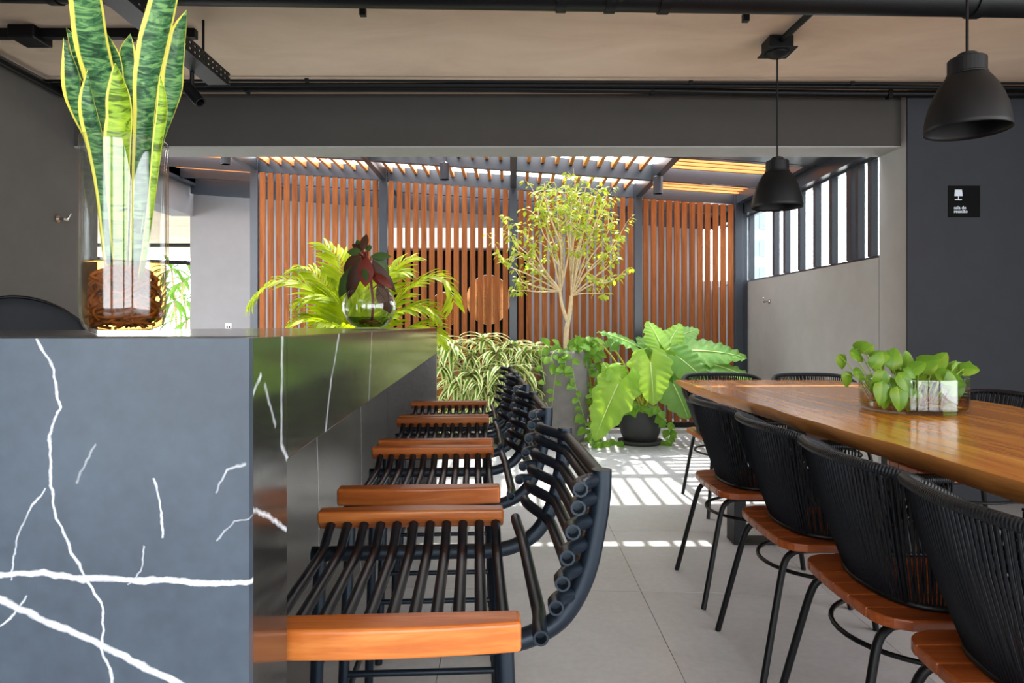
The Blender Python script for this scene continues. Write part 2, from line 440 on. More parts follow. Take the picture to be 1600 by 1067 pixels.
for k, (a, b) in enumerate(wins):
    fr = MB(); t = .05
    fr.box(a, a+t, YR-.12, YR-.06, .06, 2.5); fr.box(b-t, b, YR-.12, YR-.06, .06, 2.5)
    fr.box(a+t, b-t, YR-.12, YR-.06, .06, .06+t); fr.box(a+t, b-t, YR-.12, YR-.06, 2.5-t, 2.5)
    struct(fr.build('window_%d' % (k+2), M['black']))
    portal((a+b)/2, YR-.14, 1.28, b-a, 2.4, (math.pi/2, 0, 0))
portal(-.15, 4.4, 1.1, 5.2, 2.2, (-math.pi/2, 0, 0))
struct(MB().box(2.443, XR, 4.15, 4.165, 0, CEIL).build('wall_front', M['blue']))
struct(MB().box(2.443, XR, 4.1655, 4.47, 0, CEIL).build('trim_2', M['grey']))
struct(MB().box(XL, 2.442, 4.22, 4.46, 2.229, CEIL).build('trim_1', M['beam']))
struct(MB().box(XL, 2.442, 4.222, 4.46, 2.221, 2.2288).build('trim_6', M['grey']))
struct(MB().box(2.443, 2.60, 4.475, 8.1, 0, 1.555).build('wall_right', M['grey']))
wb = MB()
wb.box(-3.88, -1.47, 8.1, 8.3, 0, 2.72).box(.23, 2.60, 8.1, 8.3, 0, 1.64).box(.23, 2.29, 8.1, 8.3, 1.64, 2.5).box(-1.47, .23, 8.1, 8.3, 2.02, 2.6)
struct(wb.build('wall_back', M['lightgrey']))
struct(MB().box(-1.50, .05, 8.0, 8.098, 2.025, 2.265).build('trim_3', M['cream'], bevel=.006))
d1 = struct(MB().box(-1.468, .228, 8.24, 8.29, 0, 2.018).build('door_1', M['darkvoid']))
MB().box(-.64, -.60, 8.225, 8.24, 0, 2.018).build('door_frame', M['black'], d1)
struct(MB().box(-4.10, -3.835, 4.47, 8.098, 2.42, 2.775).build('trim_4', M['lightgrey']))
struct(MB().box(-9, -4.105, 4.47, 14, 2.5, 2.6).build('ceiling_annex', M['concrete']))
struct(MB().box(-3.86, 2.34, 6.86, 7.06, -.012, .042).build('trim_5', M['kerb'], bevel=.006))

# side window over the low courtyard wall: steel fins with glass between
w1 = struct(MB().box(2.47, 2.52, 4.48, 7.9, 1.556, 1.575).box(2.47, 2.52, 4.48, 7.9, 2.235, 2.255).build('window_1', M['steel']))
fins = [(6.98,.06), (6.62,.0), (6.33,.07), (6.08,.06), (5.765,.06), (5.475,.06), (5.195,.06), (4.915,.09), (4.80,.05), (4.63,.06), (7.35,.05), (7.65,.05)]
for y, w in fins:
    if w: MB().box(2.462, 2.510, y-w*.42, y+w*.42, 1.576, 2.234).build('fin', M['steel'], w1)
ys = sorted(y for y, w in fins if w); ys = [4.48]+ys+[7.9]
M['pane'] = glass('window_glass', (.97,.985,.99), 0, 1.3)
for a, b in zip(ys[:-1], ys[1:]):
    MB().box(2.488, 2.494, a+.012, b-.012, 1.577, 2.233).build('pane', M['pane'], w1)

# a pale tower far beyond the side window
bd = thing('building', 'pale blue grey tower seen far off through the side window', 'building', (10.8, 30.0, -6))
M['tower'] = plain('pale_tower_render', hexc('#74838f'), .9, var=.04); M['towerglass'] = plain('tower_glass', hexc('#5a6a78'), .4)
MB().box(-.55, .55, 0, 3, 0, 20).build('wall', M['tower'], bd)
for k in range(13):
    for q in (-.36, .0, .36): MB().box(q-.13, q+.13, -.04, .02, 4.2+k*1.2, 4.9+k*1.2).build('window', M['towerglass'], bd)

# ------------------------------------------------------------------ pergola
pg = thing('pergola', 'graphite steel pergola with sloping slatted roof over the planted courtyard', 'pergola', (0,7.0,0))
postx = [at(px, 500, 7.0).x for px in (400, 600, 802, 996, 1152)]
for x in postx: MB().box(x-.04, x+.04, -.06, .06, .042, zl(x)+.14).build('post', M['steel'], pg, bevel=.003)
MB().box(2.385, 2.441, -.03, .05, .042, 2.30).build('wall_channel', M['steel'], pg)
def sloped(x0, x1, y0, y1, dz0, dz1):
    a, b = zl(x0), zl(x1)
    return MB().hexa([(x0,y0,a+dz0),(x1,y0,b+dz0),(x1,y1,b+dz0),(x0,y1,a+dz0),(x0,y0,a+dz1),(x1,y0,b+dz1),(x1,y1,b+dz1),(x0,y1,a+dz1)])
PX0, PX1 = -3.8, 2.435
for y in (7.02, 6.17, 5.32):
    sloped(PX0, PX1, y-7-.03, y-7+.03, 0, .145).build('cross_beam', M['steel'], pg)
for y, d in ((7.6,0), (7.97,-.12)):
    sloped(PX0, 2.42, y-7-.03, y-7+.03, d, .145).build('cross_beam', M['steel'], pg)
for x in postx + [PX0+.03]:
    sloped(x-.03, x+.03, 4.56-7, 8.0-7, 0, .145).build('rafter', M['steel'], pg)
sloped(-4.11, -3.74, 4.56-7, 8.09-7, -.03, .145).build('wall_plate', M['steel'], pg)
e = sloped(2.40, 2.54, 4.56-7, 8.0-7, -.10, .145).build('edge_beam', M['steel'], pg)
sloped(XL+.1, 2.40, 4.66-7, 5.262-7, -.002, .012).build('shadow_plate', M['steel'], pg)  # unseen plate added under the slats to cast the dark band on the floor
n = 31; x0 = postx[0]+.03; step = (postx[3]-postx[0])/n
rme = MB().box(-.016, .016, -2.44, .05, 0, .062).mesh('roof_slat', M['roofslat'])
for k in range(1, n):
    x = postx[0]+k*step
    if min(abs(x-p) for p in postx) < .05: continue
    inst('roof_slat', rme, pg, (x, 0, zl(x)+.083))
ang = math.atan(.0694)
for xa, xb in ((PX0+.06, postx[0]-.03), (postx[3]+.03, 2.40)):
    L = (xb-xa)
    cme = MB().box(0, L/math.cos(ang), -.016, .016, 0, .062).mesh('cross_slat', M['roofslat_x'])
    for k in range(27):
        y = 4.62+k*.125
        if min(abs(y-b) for b in (7.02, 6.17, 5.32, 7.6)) < .05: continue
        inst('cross_slat', cme, pg, (xa, y-7, zl(xa)+.083), (0, ang, 0))

# vertical slat screen
sc_ = thing('slat_screen', 'tall screen of vertical reddish wooden slats between the pergola posts', 'screen', (0,6.98,0))
MB().box(postx[0]+.04, postx[4]-.04, .0, .05, .045, .10).build('bottom_rail', M['black'], sc_)
for z in (1.0, 1.95):
    pass
for b in range(4):
    xa, xb = postx[b]+.04, postx[b+1]-.04
    num = (15, 15, 15, 12)[b]; st = (xb-xa)/num
    for k in range(num):
        xc = xa+st*(k+.5); h = zl(xc)-.012-.10
        m = MB().box(-.0275, .0275, -.012, .012, 0, h)
        m.build('slat', M['slat'], sc_, loc=(xc+U(-.002,.002), -.015, .10))

# ------------------------------------------------------------------ overhead services
dp = thing('drain_pipe', 'thick black drain pipe running across under the ceiling', 'pipe', (0, 2.7, 2.452))
ra = math.atan2(.033, 1)
def pp(x): return Vector((x, .012*x+.03, -.009*x))
MB().tube([pp(-2.7), pp(4.1)], .066, 20).build('pipe', M['black'], dp)
for x in (-1.85, -1.62, .2, .40, .62, 1.9, 3.2):
    MB().tube([pp(x-.02), pp(x+.02)], .073, 20).build('coupling', M['black'], dp)
MB().tube(cat_rom([pp(.42)+Vector((0,-.0,0)), pp(.45)+Vector((0,-.1,-.0)), pp(.45)+Vector((0,-.25,0)), pp(.45)+Vector((0,-1.2,0.02))], 5), .052, 16).build('branch_pipe', M['black'], dp)
for px, py, nm in ((567, 18, 'small black square sensor hanging under the drain pipe, left one'), (1165, 27, 'small black square sensor hanging under the drain pipe, right one')):
    p = at(px, py, 2.95); s = MB().box(-.014, .014, -.014, .014, -.02, .015)
    t = thing('pipe_sensor', nm, 'sensor', (p.x, p.y, p.z), group='sensors under the drain pipe')
    s.build('body', M['black'], t, bevel=.002); MB().tube([(0,0,.015),(0,0,CEIL-p.z)], .004, 6).build('stem', M['black'], t)
def conduit(nm, label, pts, r, saddles=()):
    o = thing('conduit', label, 'conduit', pts[0])
    MB().tube(cat_rom([Vector(p)-Vector(pts[0]) for p in pts], 4), r, 8).build('pipe', M['black'], o)
    for s in saddles:
        p = Vector(s)-Vector(pts[0]); MB().box(p.x-.012, p.x+.012, p.y-r-.003, p.y+r+.003, p.z-r-.003, p.z+r+.003).build('saddle', M['black'], o, bevel=.003)
    return o
zc = lambda py, d: EYE-(py-HZ)*d/F
conduit('c', 'upper thin black conduit along the ceiling at the beam', [(-2.74,3.93,zc(126,3.93)),(-1,3.93,zc(126,3.93)),(1,3.95,zc(129,3.95)),(4.1,3.95,zc(131,3.95))], .008, [(-1.2,3.93,2.535),(1.05,3.95,2.53),(2.0,3.95,2.525)])
conduit('c', 'lower thick black conduit along the top of the charcoal beam', [(-2.74,4.06,zc(139,4.06)),(0,4.06,zc(139,4.06)),(2,4.10,zc(146,4.10)),(4.1,4.10,zc(148,4.10))], .021, [(-1.6,4.06,2.53),(.85,4.08,2.525),(2.3,4.10,2.51)])
conduit('c', 'middle black conduit crossing between the two conduits at the beam', [(-2.74,4.0,zc(133,4.0)),(0,4.0,zc(133,4.0)),(1.2,4.0,zc(134,4.0)),(4.1,4.02,zc(140,4.02))], .015)
conduit('c', 'black conduit along the top of the dark left wall', [(-2.70,1.2,2.50),(-2.70,2.6,2.50),(-2.70,4.05,2.49)], .02, [(-2.70,3.4,2.5),(-2.70,2.9,2.5)])
# lighting track with its box, upper left
tk = thing('light_track', 'black lighting track with driver box at upper left', 'track', (-2.7, 3.3, 2.53))
MB().box(0, 1.15, -.02, .02, -.02, .025).build('rail', M['black'], tk, bevel=.003)
MB().box(.27, .40, -.07, .07, -.04, .024).build('driver_box', M['black'], tk, bevel=.008)
MB().box(.80, .84, -.024, .024, -.026, .0).build('clip', M['black'], tk)
# perforated cable tray running towards the beam
a = at(215, -40, 2.6); b = at(338, 126, 4.0)
ct = thing('cable_tray', 'black perforated cable tray hanging above the snake plant', 'tray', (-1.47, 2.6, 2.308))
ty0, ty1 = -1.2, .76
tr = MB()
tr.box(-.05, .05, ty0, ty1, -.004, 0)
for sx in (-.05, .05):
    yy = ty0
    while yy < ty1-.01:      # side walls pierced by square holes
        tr.box(sx-.002, sx+.002, yy, yy+.025, 0, .06)
        tr.box(sx-.002, sx+.002, yy+.025, yy+.045, 0, .012).box(sx-.002, sx+.002, yy+.025, yy+.045, .022, .038).box(sx-.002, sx+.002, yy+.025, yy+.045, .048, .06)
        yy += .045
stuff(tr.build('perforated_channel', M['black'], ct))
for yy in (-.8, -.25, .6): MB().tube([(0,yy,.0),(0,yy,CEIL-2.308)], .006, 8).build('hanger', M['black'], ct)
for sx in (-.02, .015): MB().tube([(sx,ty0,.015),(sx,ty1,.015)], .01, 8).build('cable', M['black'], ct)
sp_ = thing('spotlight', 'small black cylinder spotlight tilted down beside the cable tray', 'spotlight', at(300,128,3.2))
MB().tube([(-.0,0,.10),(0,0,.0),(0,0,-.03)], .010, 10).build('arm', M['black'], sp_)
MB().tube([(-.028,0,-.02),(.05,-.02,-.105)], .027, 20, hollow=True).build('can', M['black'], sp_)

# ------------------------------------------------------------------ marble bar counter (stands a few degrees off the room axis)
A = .0552
def cf(s, t, z=0): return Vector((s*math.cos(A)-t*math.sin(A), s*math.sin(A)+t*math.cos(A), z))
CS, CT = -.66, 2.2
SF, T1, T1b, T2, HC, HB = -.217, .66, .79, 3.875, 1.088, .945
def nf(px, py): return ((px-742)/F*T1-CS, EYE-(py-HZ)*T1/F)
def ff(px, py):
    t = SF*F/(px-742); return (t-CT, EYE-(py-HZ)*t/F)
near_v = [
 ([nf(-60,878), nf(100,884), nf(180,890), nf(300,896), nf(403,902)], .0034, 1.0),
 ([nf(-60,862), nf(0,900), nf(60,935), nf(130,968), nf(200,1005), nf(320,1068), nf(430,1120)], .004, 1.0),
 ([nf(86,530), nf(107,562), nf(118,630), nf(104,672), nf(104,730), nf(112,800), nf(145,870), nf(178,925), nf(182,970), nf(180,1000), nf(197,1062)], .0017, .7),
 ([nf(98,758), nf(72,796), nf(54,832), nf(48,890)], .0012, .42),
 ([nf(256,740), nf(265,775), nf(269,832)], .0015, .6),
 ([nf(240,845), nf(232,880), nf(215,900)], .0012, .4),
 ([nf(345,762), nf(362,728), nf(392,722)], .0018, .35), ([nf(345,835), nf(372,806), nf(400,800)], .0013, .3),
 ([nf(0,1003), nf(14,968), nf(52,942), nf(70,918)], .0015, .5),
 ([nf(170,690), nf(150,720), nf(140,745)], .0015, .25)]
apron_v = [
 ([ff(447,520), ff(446,690), ff(456,716)], .006, .5), ([ff(533,523), ff(521,590), ff(511,680)], .007, .42),
 ([ff(583,520), ff(578,630)], .008, .3), ([ff(414,583), ff(400,625)], .004, .6), ([ff(420,600), ff(437,660)], .005, .35)]
side_v = [([(.66-CT, .925), (.72-CT, .90), (.79-CT, .865)], .004, .7)]
panel_v = [([(a-CT, .93), (a-CT+.05, .5), (a-CT+.02, .05)], .01, .45) for a in (1.1, 1.5, 2.1, 2.9)]
M['marble_end'] = marble('marble_end', near_v, hexc('#2b343f'), hexc('#44505d'), .38)  # bluish daylight on this camera-facing end is put into its base colour
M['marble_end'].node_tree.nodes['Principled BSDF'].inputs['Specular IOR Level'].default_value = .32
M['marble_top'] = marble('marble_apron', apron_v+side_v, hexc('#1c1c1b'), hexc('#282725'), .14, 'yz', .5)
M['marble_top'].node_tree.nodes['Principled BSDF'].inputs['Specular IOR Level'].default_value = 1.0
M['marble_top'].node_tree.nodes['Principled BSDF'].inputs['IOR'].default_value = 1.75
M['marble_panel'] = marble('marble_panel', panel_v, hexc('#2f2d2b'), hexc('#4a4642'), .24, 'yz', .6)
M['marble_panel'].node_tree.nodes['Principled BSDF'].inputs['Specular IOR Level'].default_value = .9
bar = thing('bar_counter', 'dark grey marble bar counter with bold white veins at left', 'counter', cf(CS, CT), A)
L = lambda s: s-CS
K = lambda t: t-CT
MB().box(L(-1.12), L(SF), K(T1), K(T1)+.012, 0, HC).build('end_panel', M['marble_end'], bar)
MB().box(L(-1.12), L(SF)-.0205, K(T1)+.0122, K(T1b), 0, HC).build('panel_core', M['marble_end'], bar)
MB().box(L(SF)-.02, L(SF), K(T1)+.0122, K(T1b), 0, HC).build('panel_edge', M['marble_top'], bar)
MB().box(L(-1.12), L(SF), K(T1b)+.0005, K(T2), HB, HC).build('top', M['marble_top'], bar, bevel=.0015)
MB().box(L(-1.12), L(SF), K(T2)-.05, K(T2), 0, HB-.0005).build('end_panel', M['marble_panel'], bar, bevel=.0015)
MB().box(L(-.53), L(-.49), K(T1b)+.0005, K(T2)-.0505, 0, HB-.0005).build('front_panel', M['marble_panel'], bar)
MB().box(L(-1.10), L(-.54), K(T1b)+.0005, K(T2)-.0505, .08, .12).build('shelf', M['black'], bar)

# ------------------------------------------------------------------ tubular bar stools
st = thing('bar_stool', 'x', 'stool', (0,0,0), 0, 'bar stools along the marble counter')
def plank(sy):      # wedge section: deep outer face, thin inner edge
    m = MB(); n = 14; vs = []; fs = []
    for i in range(n+1):
        x = -.182+.364*i/n; b = .010*math.sin(math.pi*i/n)
        for y, z in ((.2715+b, .737), (.2715+b, .699), (.252, .699), (.2325, .718), (.2325, .737)): vs.append((x, sy*y, z))
    for i in range(n):
        for k in range(5):
            q = (i*5+k, i*5+(k+1)%5, (i+1)*5+(k+1)%5, (i+1)*5+k); fs.append(q if sy < 0 else q[::-1])
    fs += [(0,4,3,2,1) if sy < 0 else (0,1,2,3,4), tuple(n*5+k for k in ((0,1,2,3,4) if sy < 0 else (4,3,2,1,0)))]
    return m.add(vs, fs)
for sy in (-1, 1): plank(sy).build('seat_plank', M['plank'], st, bevel=.005, seg=3)
def sag(y): return .037*smst((.250-abs(y))/.095)
def rail_mesh(y): return
ys_ = [-.262+.524*i/26 for i in range(27)]
tube_me = MB().tube([(0, y, .712-sag(y)*.85) for y in [v*.245/.262 for v in ys_]], .0093, 8).mesh('seat_tube', M['tube'])
for i in range(11): inst('seat_tube', tube_me, st, (.166-.0322*i, 0, 0))
bprof = [(.207,.712),(.226,.749),(.234,.779),(.240,.811),(.247,.843),(.2535,.873),(.2565,.896)]
for i, (x, z) in enumerate(bprof):
    if i == 0: nx_, nz_ = .55, -.83
    else:
        dx, dz = bprof[min(i+1,6)][0]-bprof[i-1][0], bprof[min(i+1,6)][1]-bprof[i-1][1]
        l_ = math.hypot(dx, dz); nx_, nz_ = dz/l_, -dx/l_
    k = .35 if i == 0 else 1.2
    MB().tube([(x+nx_*sag(y)*k, y, z+nz_*sag(y)*k) for y in ys_], .0100, 10, hollow=True).build('back_tube', M['tube'], st)
for sy in (-.187, .187):
    path = cat_rom([(-.18,sy,.672),(-.05,sy,.672),(.10,sy,.672),(.165,sy,.673),(.208,sy,.684),(.246,sy,.710),(.275,sy,.763),(.290,sy,.828),(.296,sy,.872),(.297,sy,.905)], 5)
    MB().tube(path, .0140, 12).build('support', M['tube'], st)
    for sx in (-1, 1):
        MB().tube([(.165*sx, sy, .668), (.178*sx, sy*1.08, .33), (.188*sx, sy*1.14, .0)], .0125, 10).build('leg', M['tube'], st)
    MB().tube([(-.178, sy*1.09, .29), (.178, sy*1.09, .29)], .008, 8).build('footrest', M['tube'], st)
for sx in (-1, 1): MB().tube([(.179*sx, -.206, .22), (.179*sx, .206, .22)], .008, 8).build('stretcher', M['tube'], st)
tcs = [1.0925, 1.785, 2.42, 3.005]
labs = ['black tubular bar stool with wooden seat edges, nearest the camera',
        'black tubular bar stool with wooden seat edges, second from the camera along the counter',
        'black tubular bar stool with wooden seat edges, third from the camera along the counter',
        'black tubular bar stool with wooden seat edges, farthest, beside the striped plants']
st.location = cf(-.125, tcs[0]); st.rotation_euler = (0,0,A); st['label'] = labs[0]
for t, lb in zip(tcs[1:], labs[1:]): dup(st, cf(-.125, t), A, lb)

# ------------------------------------------------------------------ live edge dining table
tb = thing('dining_table', 'long glossy live-edge wooden dining table with steel legs at right', 'table', (1.55, 2.6, 0))
NT = 40; tv = []; fs = []
rr = random.Random(5)
wl = [rr.uniform(-1,1) for _ in range(NT+1)]
def wav(i): return .012*math.sin(i*.55)+.008*math.sin(i*1.3+1)+.004*wl[i]
y0t, y1t = .55, 4.22
for i in range(NT+1):
    f = i/NT; y = y0t+(y1t-y0t)*f
    xl = 1.160-.0335*(y-.55)-.02+wav(i)*.6; xr = 2.19-.06*(y-.55)*.55+wav((i*3)%NT)*.8
    e = max(0, (f-.93)/.07); e0 = max(0, (.05-f)/.05)
    xl += .01*e*e + .05*e0; xr -= .10*e*e + .05*e0
    yb = y-.22*smst((f-.8)/.2)            # the underside is cut back at the far end
    tv.append([(xl,y,.76),(xl-.006,y,.745),(xl+.012,(y+yb)/2,.718+.006*wl[i]),(xl+.032,yb,.702),(xr-.032,yb,.702),(xr-.012,(y+yb)/2,.72),(xr+.006,y,.745),(xr,y,.76)])
def tparts(cols, nm, mat, caps=False, mid=None):
    m = MB(); W = len(cols)
    vs = [tv[i][c] for i in range(NT+1) for c in cols]
    q = [(i*W+k, i*W+k+1, (i+1)*W+k+1, (i+1)*W+k) for i in range(NT) for k in range(W-1)]
    m.add(vs, q, True); m.shift((-1.55,-2.6,0)); return m
top = MB(); W = 10
vs = []
for i in range(NT+1):
    a_, b_ = Vector(tv[i][0]), Vector(tv[i][7])
    vs += [a_+(b_-a_)*k/(W-1) for k in range(W)]
top.add(vs, [(i*W+k, i*W+k+1, (i+1)*W+k+1, (i+1)*W+k) for i in range(NT) for k in range(W-1)])
a_ = [tv[NT][c] for c in (0,1,2,3,4,5,6,7)]; top.add(a_, [tuple(reversed(range(8)))]); top.add([tv[0][c] for c in range(8)], [tuple(range(8))])
und = [tv[i][c] for i in range(NT+1) for c in (4,3)]
top.add(und, [(i*2, i*2+1, i*2+3, i*2+2) for i in range(NT)])
top.shift((-1.55,-2.6,0)); top.build('tabletop', M['table'], tb)
for cols in ((3,2,1,0), (7,6,5,4)):
    tparts(cols, 'live_edge', M['bark']).build('live_edge', M['bark'], tb)
for yy in (3.37, 1.35):
    g1 = yy-2.6
    for x0_ in (1.115, 1.915): MB().box(x0_-1.55, x0_+.06-1.55, g1, g1+.12, 0.012, .695).build('leg', M['black'], tb, bevel=.003)
    MB().box(1.115-1.55, 1.975-1.55, g1, g1+.12, 0, .012).build('foot_bar', M['black'], tb)
    MB().box(1.115-1.55, 1.975-1.55, g1, g1+.12, .6955, .7015).build('top_plate', M['black'], tb)

# ------------------------------------------------------------------ woven dining chairs
def cord_mat():
    g = G('black_cord'); g.set(Roughness=.5, Specular_IOR_Level=.25)
    g.col(g.ramp(g.noise(g.obj(), 90, 3), [(.3, hexc('#090b0f')), (.7, hexc('#12161d'))])); return g.m
M['cord'] = cord_mat()
def wrap_mat():
    g = G('cord_wrapped_rim'); g.set(Roughness=.45, Specular_IOR_Level=.3)
    w = g.n('ShaderNodeTexWave', wave_type='BANDS', bands_direction='X'); w.inputs['Scale'].default_value = 55; w.inputs['Distortion'].default_value = 0
    uv = g.n('ShaderNodeUVMap').outputs[0]; g.l(uv, w.inputs['Vector'])
    g.col(g.ramp(w.outputs['Fac'], [(.1, hexc('#090b0e')), (.6, hexc('#161b23'))])); g.bump(w.outputs['Fac'], .5, .003); return g.m
M['wrap'] = wrap_mat()
ch = thing('dining_chair', 'x', 'chair', (0,0,0), 0, 'woven chairs around the dining table')
def rim_path(k, z0, z1, n):      # open U, back at -x
    base = [(.235,-.262),(.10,-.272),(-.05,-.268),(-.175,-.24),(-.245,-.165),(-.275,0),(-.245,.165),(-.175,.24),(-.05,.268),(.10,.272),(.235,.262)]
    p = cat_rom([(x, y, 0) for x, y in base], 8)
    out = []
    for q in p:
        f = smst((q.x+.27)/.36); out.append(Vector((q.x, q.y, z0+(z1-z0)*f)))
    return out
topr = rim_path(1, .785, .655, 0)
botr = [Vector((p.x*.68+.015, p.y*.70, .458)) for p in topr]
def resample(p, n):
    d = [0]
    for i in range(1, len(p)): d.append(d[-1]+(p[i]-p[i-1]).length)
    out = []
    for k in range(n):
        t = d[-1]*k/(n-1); i = 1
        while i < len(d)-1 and d[i] < t: i += 1
        f = (t-d[i-1])/max(1e-9, d[i]-d[i-1]); out.append(p[i-1]+(p[i]-p[i-1])*f)
    return out
rim = MB(); tp = resample(topr, 48); rim.tube(tp, .0125, 10)
rim.hasuv = True
for i in range(48):
    for k in range(10): rim.uv[i*10+k] = (i/47*1.25, k/10)
rim.build('rim', M['wrap'], ch)
MB().tube(resample(botr, 40), .008, 8).build('lower_ring', M['wrap'], ch)
N = 118; cds = MB(); ta, ba = resample(topr, N), resample(botr, N)
for i in range(N):
    a_, b_ = ta[i], ba[i]; mid_ = (a_+b_)/2; n_ = Vector((a_.x+.02, a_.y, 0)).normalized()*.008
    t_ = (tp[min(47, int(i/N*48)+1)]-tp[max(0, int(i/N*48)-1)]).normalized()
    for off in (-.002,):
        cds.tube([a_, a_*.67+b_*.33+n_, a_*.33+b_*.67+n_*.8, b_], .0036, 4, cap=False)
    if i % 2 == 0:      # inner layer of the wrap
        j = min(N-1, i+2); cds.tube([ta[i]-n_*1.1, ba[j]-n_*.6], .003, 4, cap=False)
stuff(cds.build('woven_cords', M['cord'], ch))
fr = MB()
for i in (14, 40, 78, 104): MB().tube([ta[i], (ta[i]+ba[i])/2-Vector((ta[i].x, ta[i].y, 0)).normalized()*.004, ba[i]], .007, 8).build('back_post', M['black'], ch)
def seat_x(y, s):
    hw = .222; r = .07; dy = abs(y)-(hw-r)
    if dy <= 0: ex = 0
    else: ex = r-math.sqrt(max(0, r*r-dy*dy))
    return -.225+ex-.014*(1-(y/hw)**2) if s < 0 else .235-ex
for k in range(6):
    ya = -.222+.074*k+.001; yb_ = ya+.072
    yy = [ya+(yb_-ya)*i/5 for i in range(6)]
    poly = [(seat_x(y, -1), y) for y in yy][::-1] + [(seat_x(y, 1), y) for y in yy]
    MB().prism(poly, .425, .45).build('seat_slat', M['seatwood'], ch, bevel=.004)
for sy in (-1, 1):
    path = [(-.302, .212*sy, 0), (-.235, .175*sy, .30), (-.215,.165*sy,.375), (-.19,.158*sy,.403),(-.15,.152*sy,.412),(0,.15*sy,.412),(.13,.152*sy,.412),(.17,.158*sy,.403),(.195,.165*sy,.375),(.215,.175*sy,.30),(.27,.212*sy,0)]
    P = [Vector(p) for p in path]; P = [P[0]]+cat_rom(P[1:-1], 3)+[P[-1]]
    h = len(P)//2
    MB().tube(P[:h+1], .0105, 10).build('leg', M['black'], ch); MB().tube(P[h:], .0105, 10).build('leg', M['black'], ch)
MB().tube([(.215*math.cos(2*math.pi*i/36)-.008, .205*math.sin(2*math.pi*i/36), .335) for i in range(36)], .0065, 8, closed=True).build('ring_stretcher', M['black'], ch)
chairs = [(1.055, 1.22, 0, 'nearest black woven cord chair, left of the table, cut by the right frame edge'),
          (1.05, 1.70, 0, 'black woven cord chair, second from the camera on the left table side'),
          (1.045, 2.215, 0, 'black woven cord chair, third from the camera on the left table side'),
          (1.045, 2.82, 0, 'black woven cord chair, farthest one on the left side of the table'),
          (1.33, 4.10, -math.pi/2, 'black woven cord chair at the left half of the far table head'),
          (2.06, 3.10, math.pi, 'black woven cord chair behind the glass bowl on the right table side'),
          (1.89, 4.07, -math.pi/2, 'black woven cord chair at the right half of the far table head')]
for i, (x, y, r, lb) in enumerate(chairs):
    if i == 0: ch.location = (x, y, 0); ch.rotation_euler = (0,0,r); ch['label'] = lb
    else: dup(ch, (x, y, 0), r, lb)

# ------------------------------------------------------------------ pendant lamps
def pendant(x, y, zr, label, arm):
    t = thing('pendant_lamp', label, 'lamp', (x, y, zr), 0, 'pendant lamps over the dining table')
    prof = [(.125,0),(.1238,.014),(.120,.044),(.1125,.078),(.102,.108),(.088,.138),(.074,.161),(.064,.174),(.060,.180)]
    inn = [(r-.0025, z-.0015) for r, z in reversed(prof)]
    sh_ = MB().lathe(prof+inn, 48, close=True).build('shade', M['pendant'], t)
    MB().lathe([(.0,.178),(.060,.178),(.060,.184),(.056,.187),(.056,.232),(.052,.236),(0,.236)], 32, smooth=False).build('collar', M['pendant'], t)
    MB().lathe([(0,.2365),(.030,.2365),(.030,.250),(.024,.254),(.010,.258),(0,.258)], 24, smooth=False).build('cap', M['pendant'], t)
    MB().lathe([(0,.120),(.020,.120),(.022,.177),(0,.177)], 16).build('bulb_holder', M['black'], sh_)
    H_ = CEIL-zr
    MB().tube([(0,0,.257),(0,0,H_-.098)], .0045, 8).build('rod', M['black'], t)
    c = MB().box(-.06,.06,-.06,.06,H_-.065,H_-.001).build('canopy_box', M['pendant'], t, bevel=.006)
    MB().box(-.075,.075,-.075,.075,H_-.071,H_-.0655).build('canopy_plate', M['pendant'], c, bevel=.002)
    MB().lathe([(0,-.099),(.012,-.099),(.035,-.092),(.056,-.080),(.062,-.0715),(0,-.0715)], 28, c=(0,0,H_)).build('canopy_dome', M['pendant'], c)
    MB().tube([(.0,-.06,H_-.028),(.03,-.58,H_-.028)], .016, 10).build('feed_conduit', M['pendant'], c)
pendant(1.49, 2.20, 1.738, 'large near black dome pendant lamp at the right edge', 0)
pendant(1.346, 3.41, 1.70, 'smaller looking far black dome pendant lamp before the side window', 0)

# ------------------------------------------------------------------ sign, hooks, outlet, courtyard lamps
sg = thing('room_sign', 'small black square sign with lamp icon reading sala de reunião', 'sign', (2.789, 4.149, 1.77))
MB().box(-.097,.097,-.006,0,0,.194).build('plate', M['darkvoid'], sg, bevel=.001)
k_ = .194/520
def sq(x): return -.097+(x-325)*k_
def sz(y): return .194-(y-325)*k_
ic = MB()
def flat(poly, y0=-.0075, y1=-.0061):
    n = len(poly)
    vs = [(x,y0,z) for x,z in poly]+[(x,y1,z) for x,z in poly]
    ic.add(vs, [tuple(range(n)), tuple(reversed(range(n,2*n)))]+[(i,n+i,n+(i+1)%n,(i+1)%n) for i in range(n)])
flat([(sq(428),sz(392)),(sq(418),sz(497)),(sq(553),sz(497)),(sq(542),sz(392))])
flat([(sq(478),sz(497)),(sq(478),sz(550)),(sq(494),sz(550)),(sq(494),sz(497))])
flat([(sq(426),sz(550)),(sq(426),sz(566)),(sq(542),sz(566)),(sq(542),sz(550))])
M['signink'] = plain('sign_grey_print', hexc('#b9c3cc'), .5)
ic.build('lamp_icon', M['signink'], sg)
def text_mesh(body, size):
    cu = bpy.data.curves.new('lettering', 'FONT'); cu.body = body; cu.size = size; cu.extrude = .0006; cu.offset = size*.022; cu.space_line = .84
    o = bpy.data.objects.new('lettering_tmp', cu); COL.objects.link(o)
    dg = bpy.context.evaluated_depsgraph_get(); me = bpy.data.meshes.new_from_object(o.evaluated_get(dg))
    bpy.data.objects.remove(o); return me
me = text_mesh('sala de\nreunião', .0275); me.materials.clear(); me.materials.append(M['signink'])
lt = inst('lettering', me, sg, (sq(410), -.0068, sz(712)), (math.pi/2,0,0))
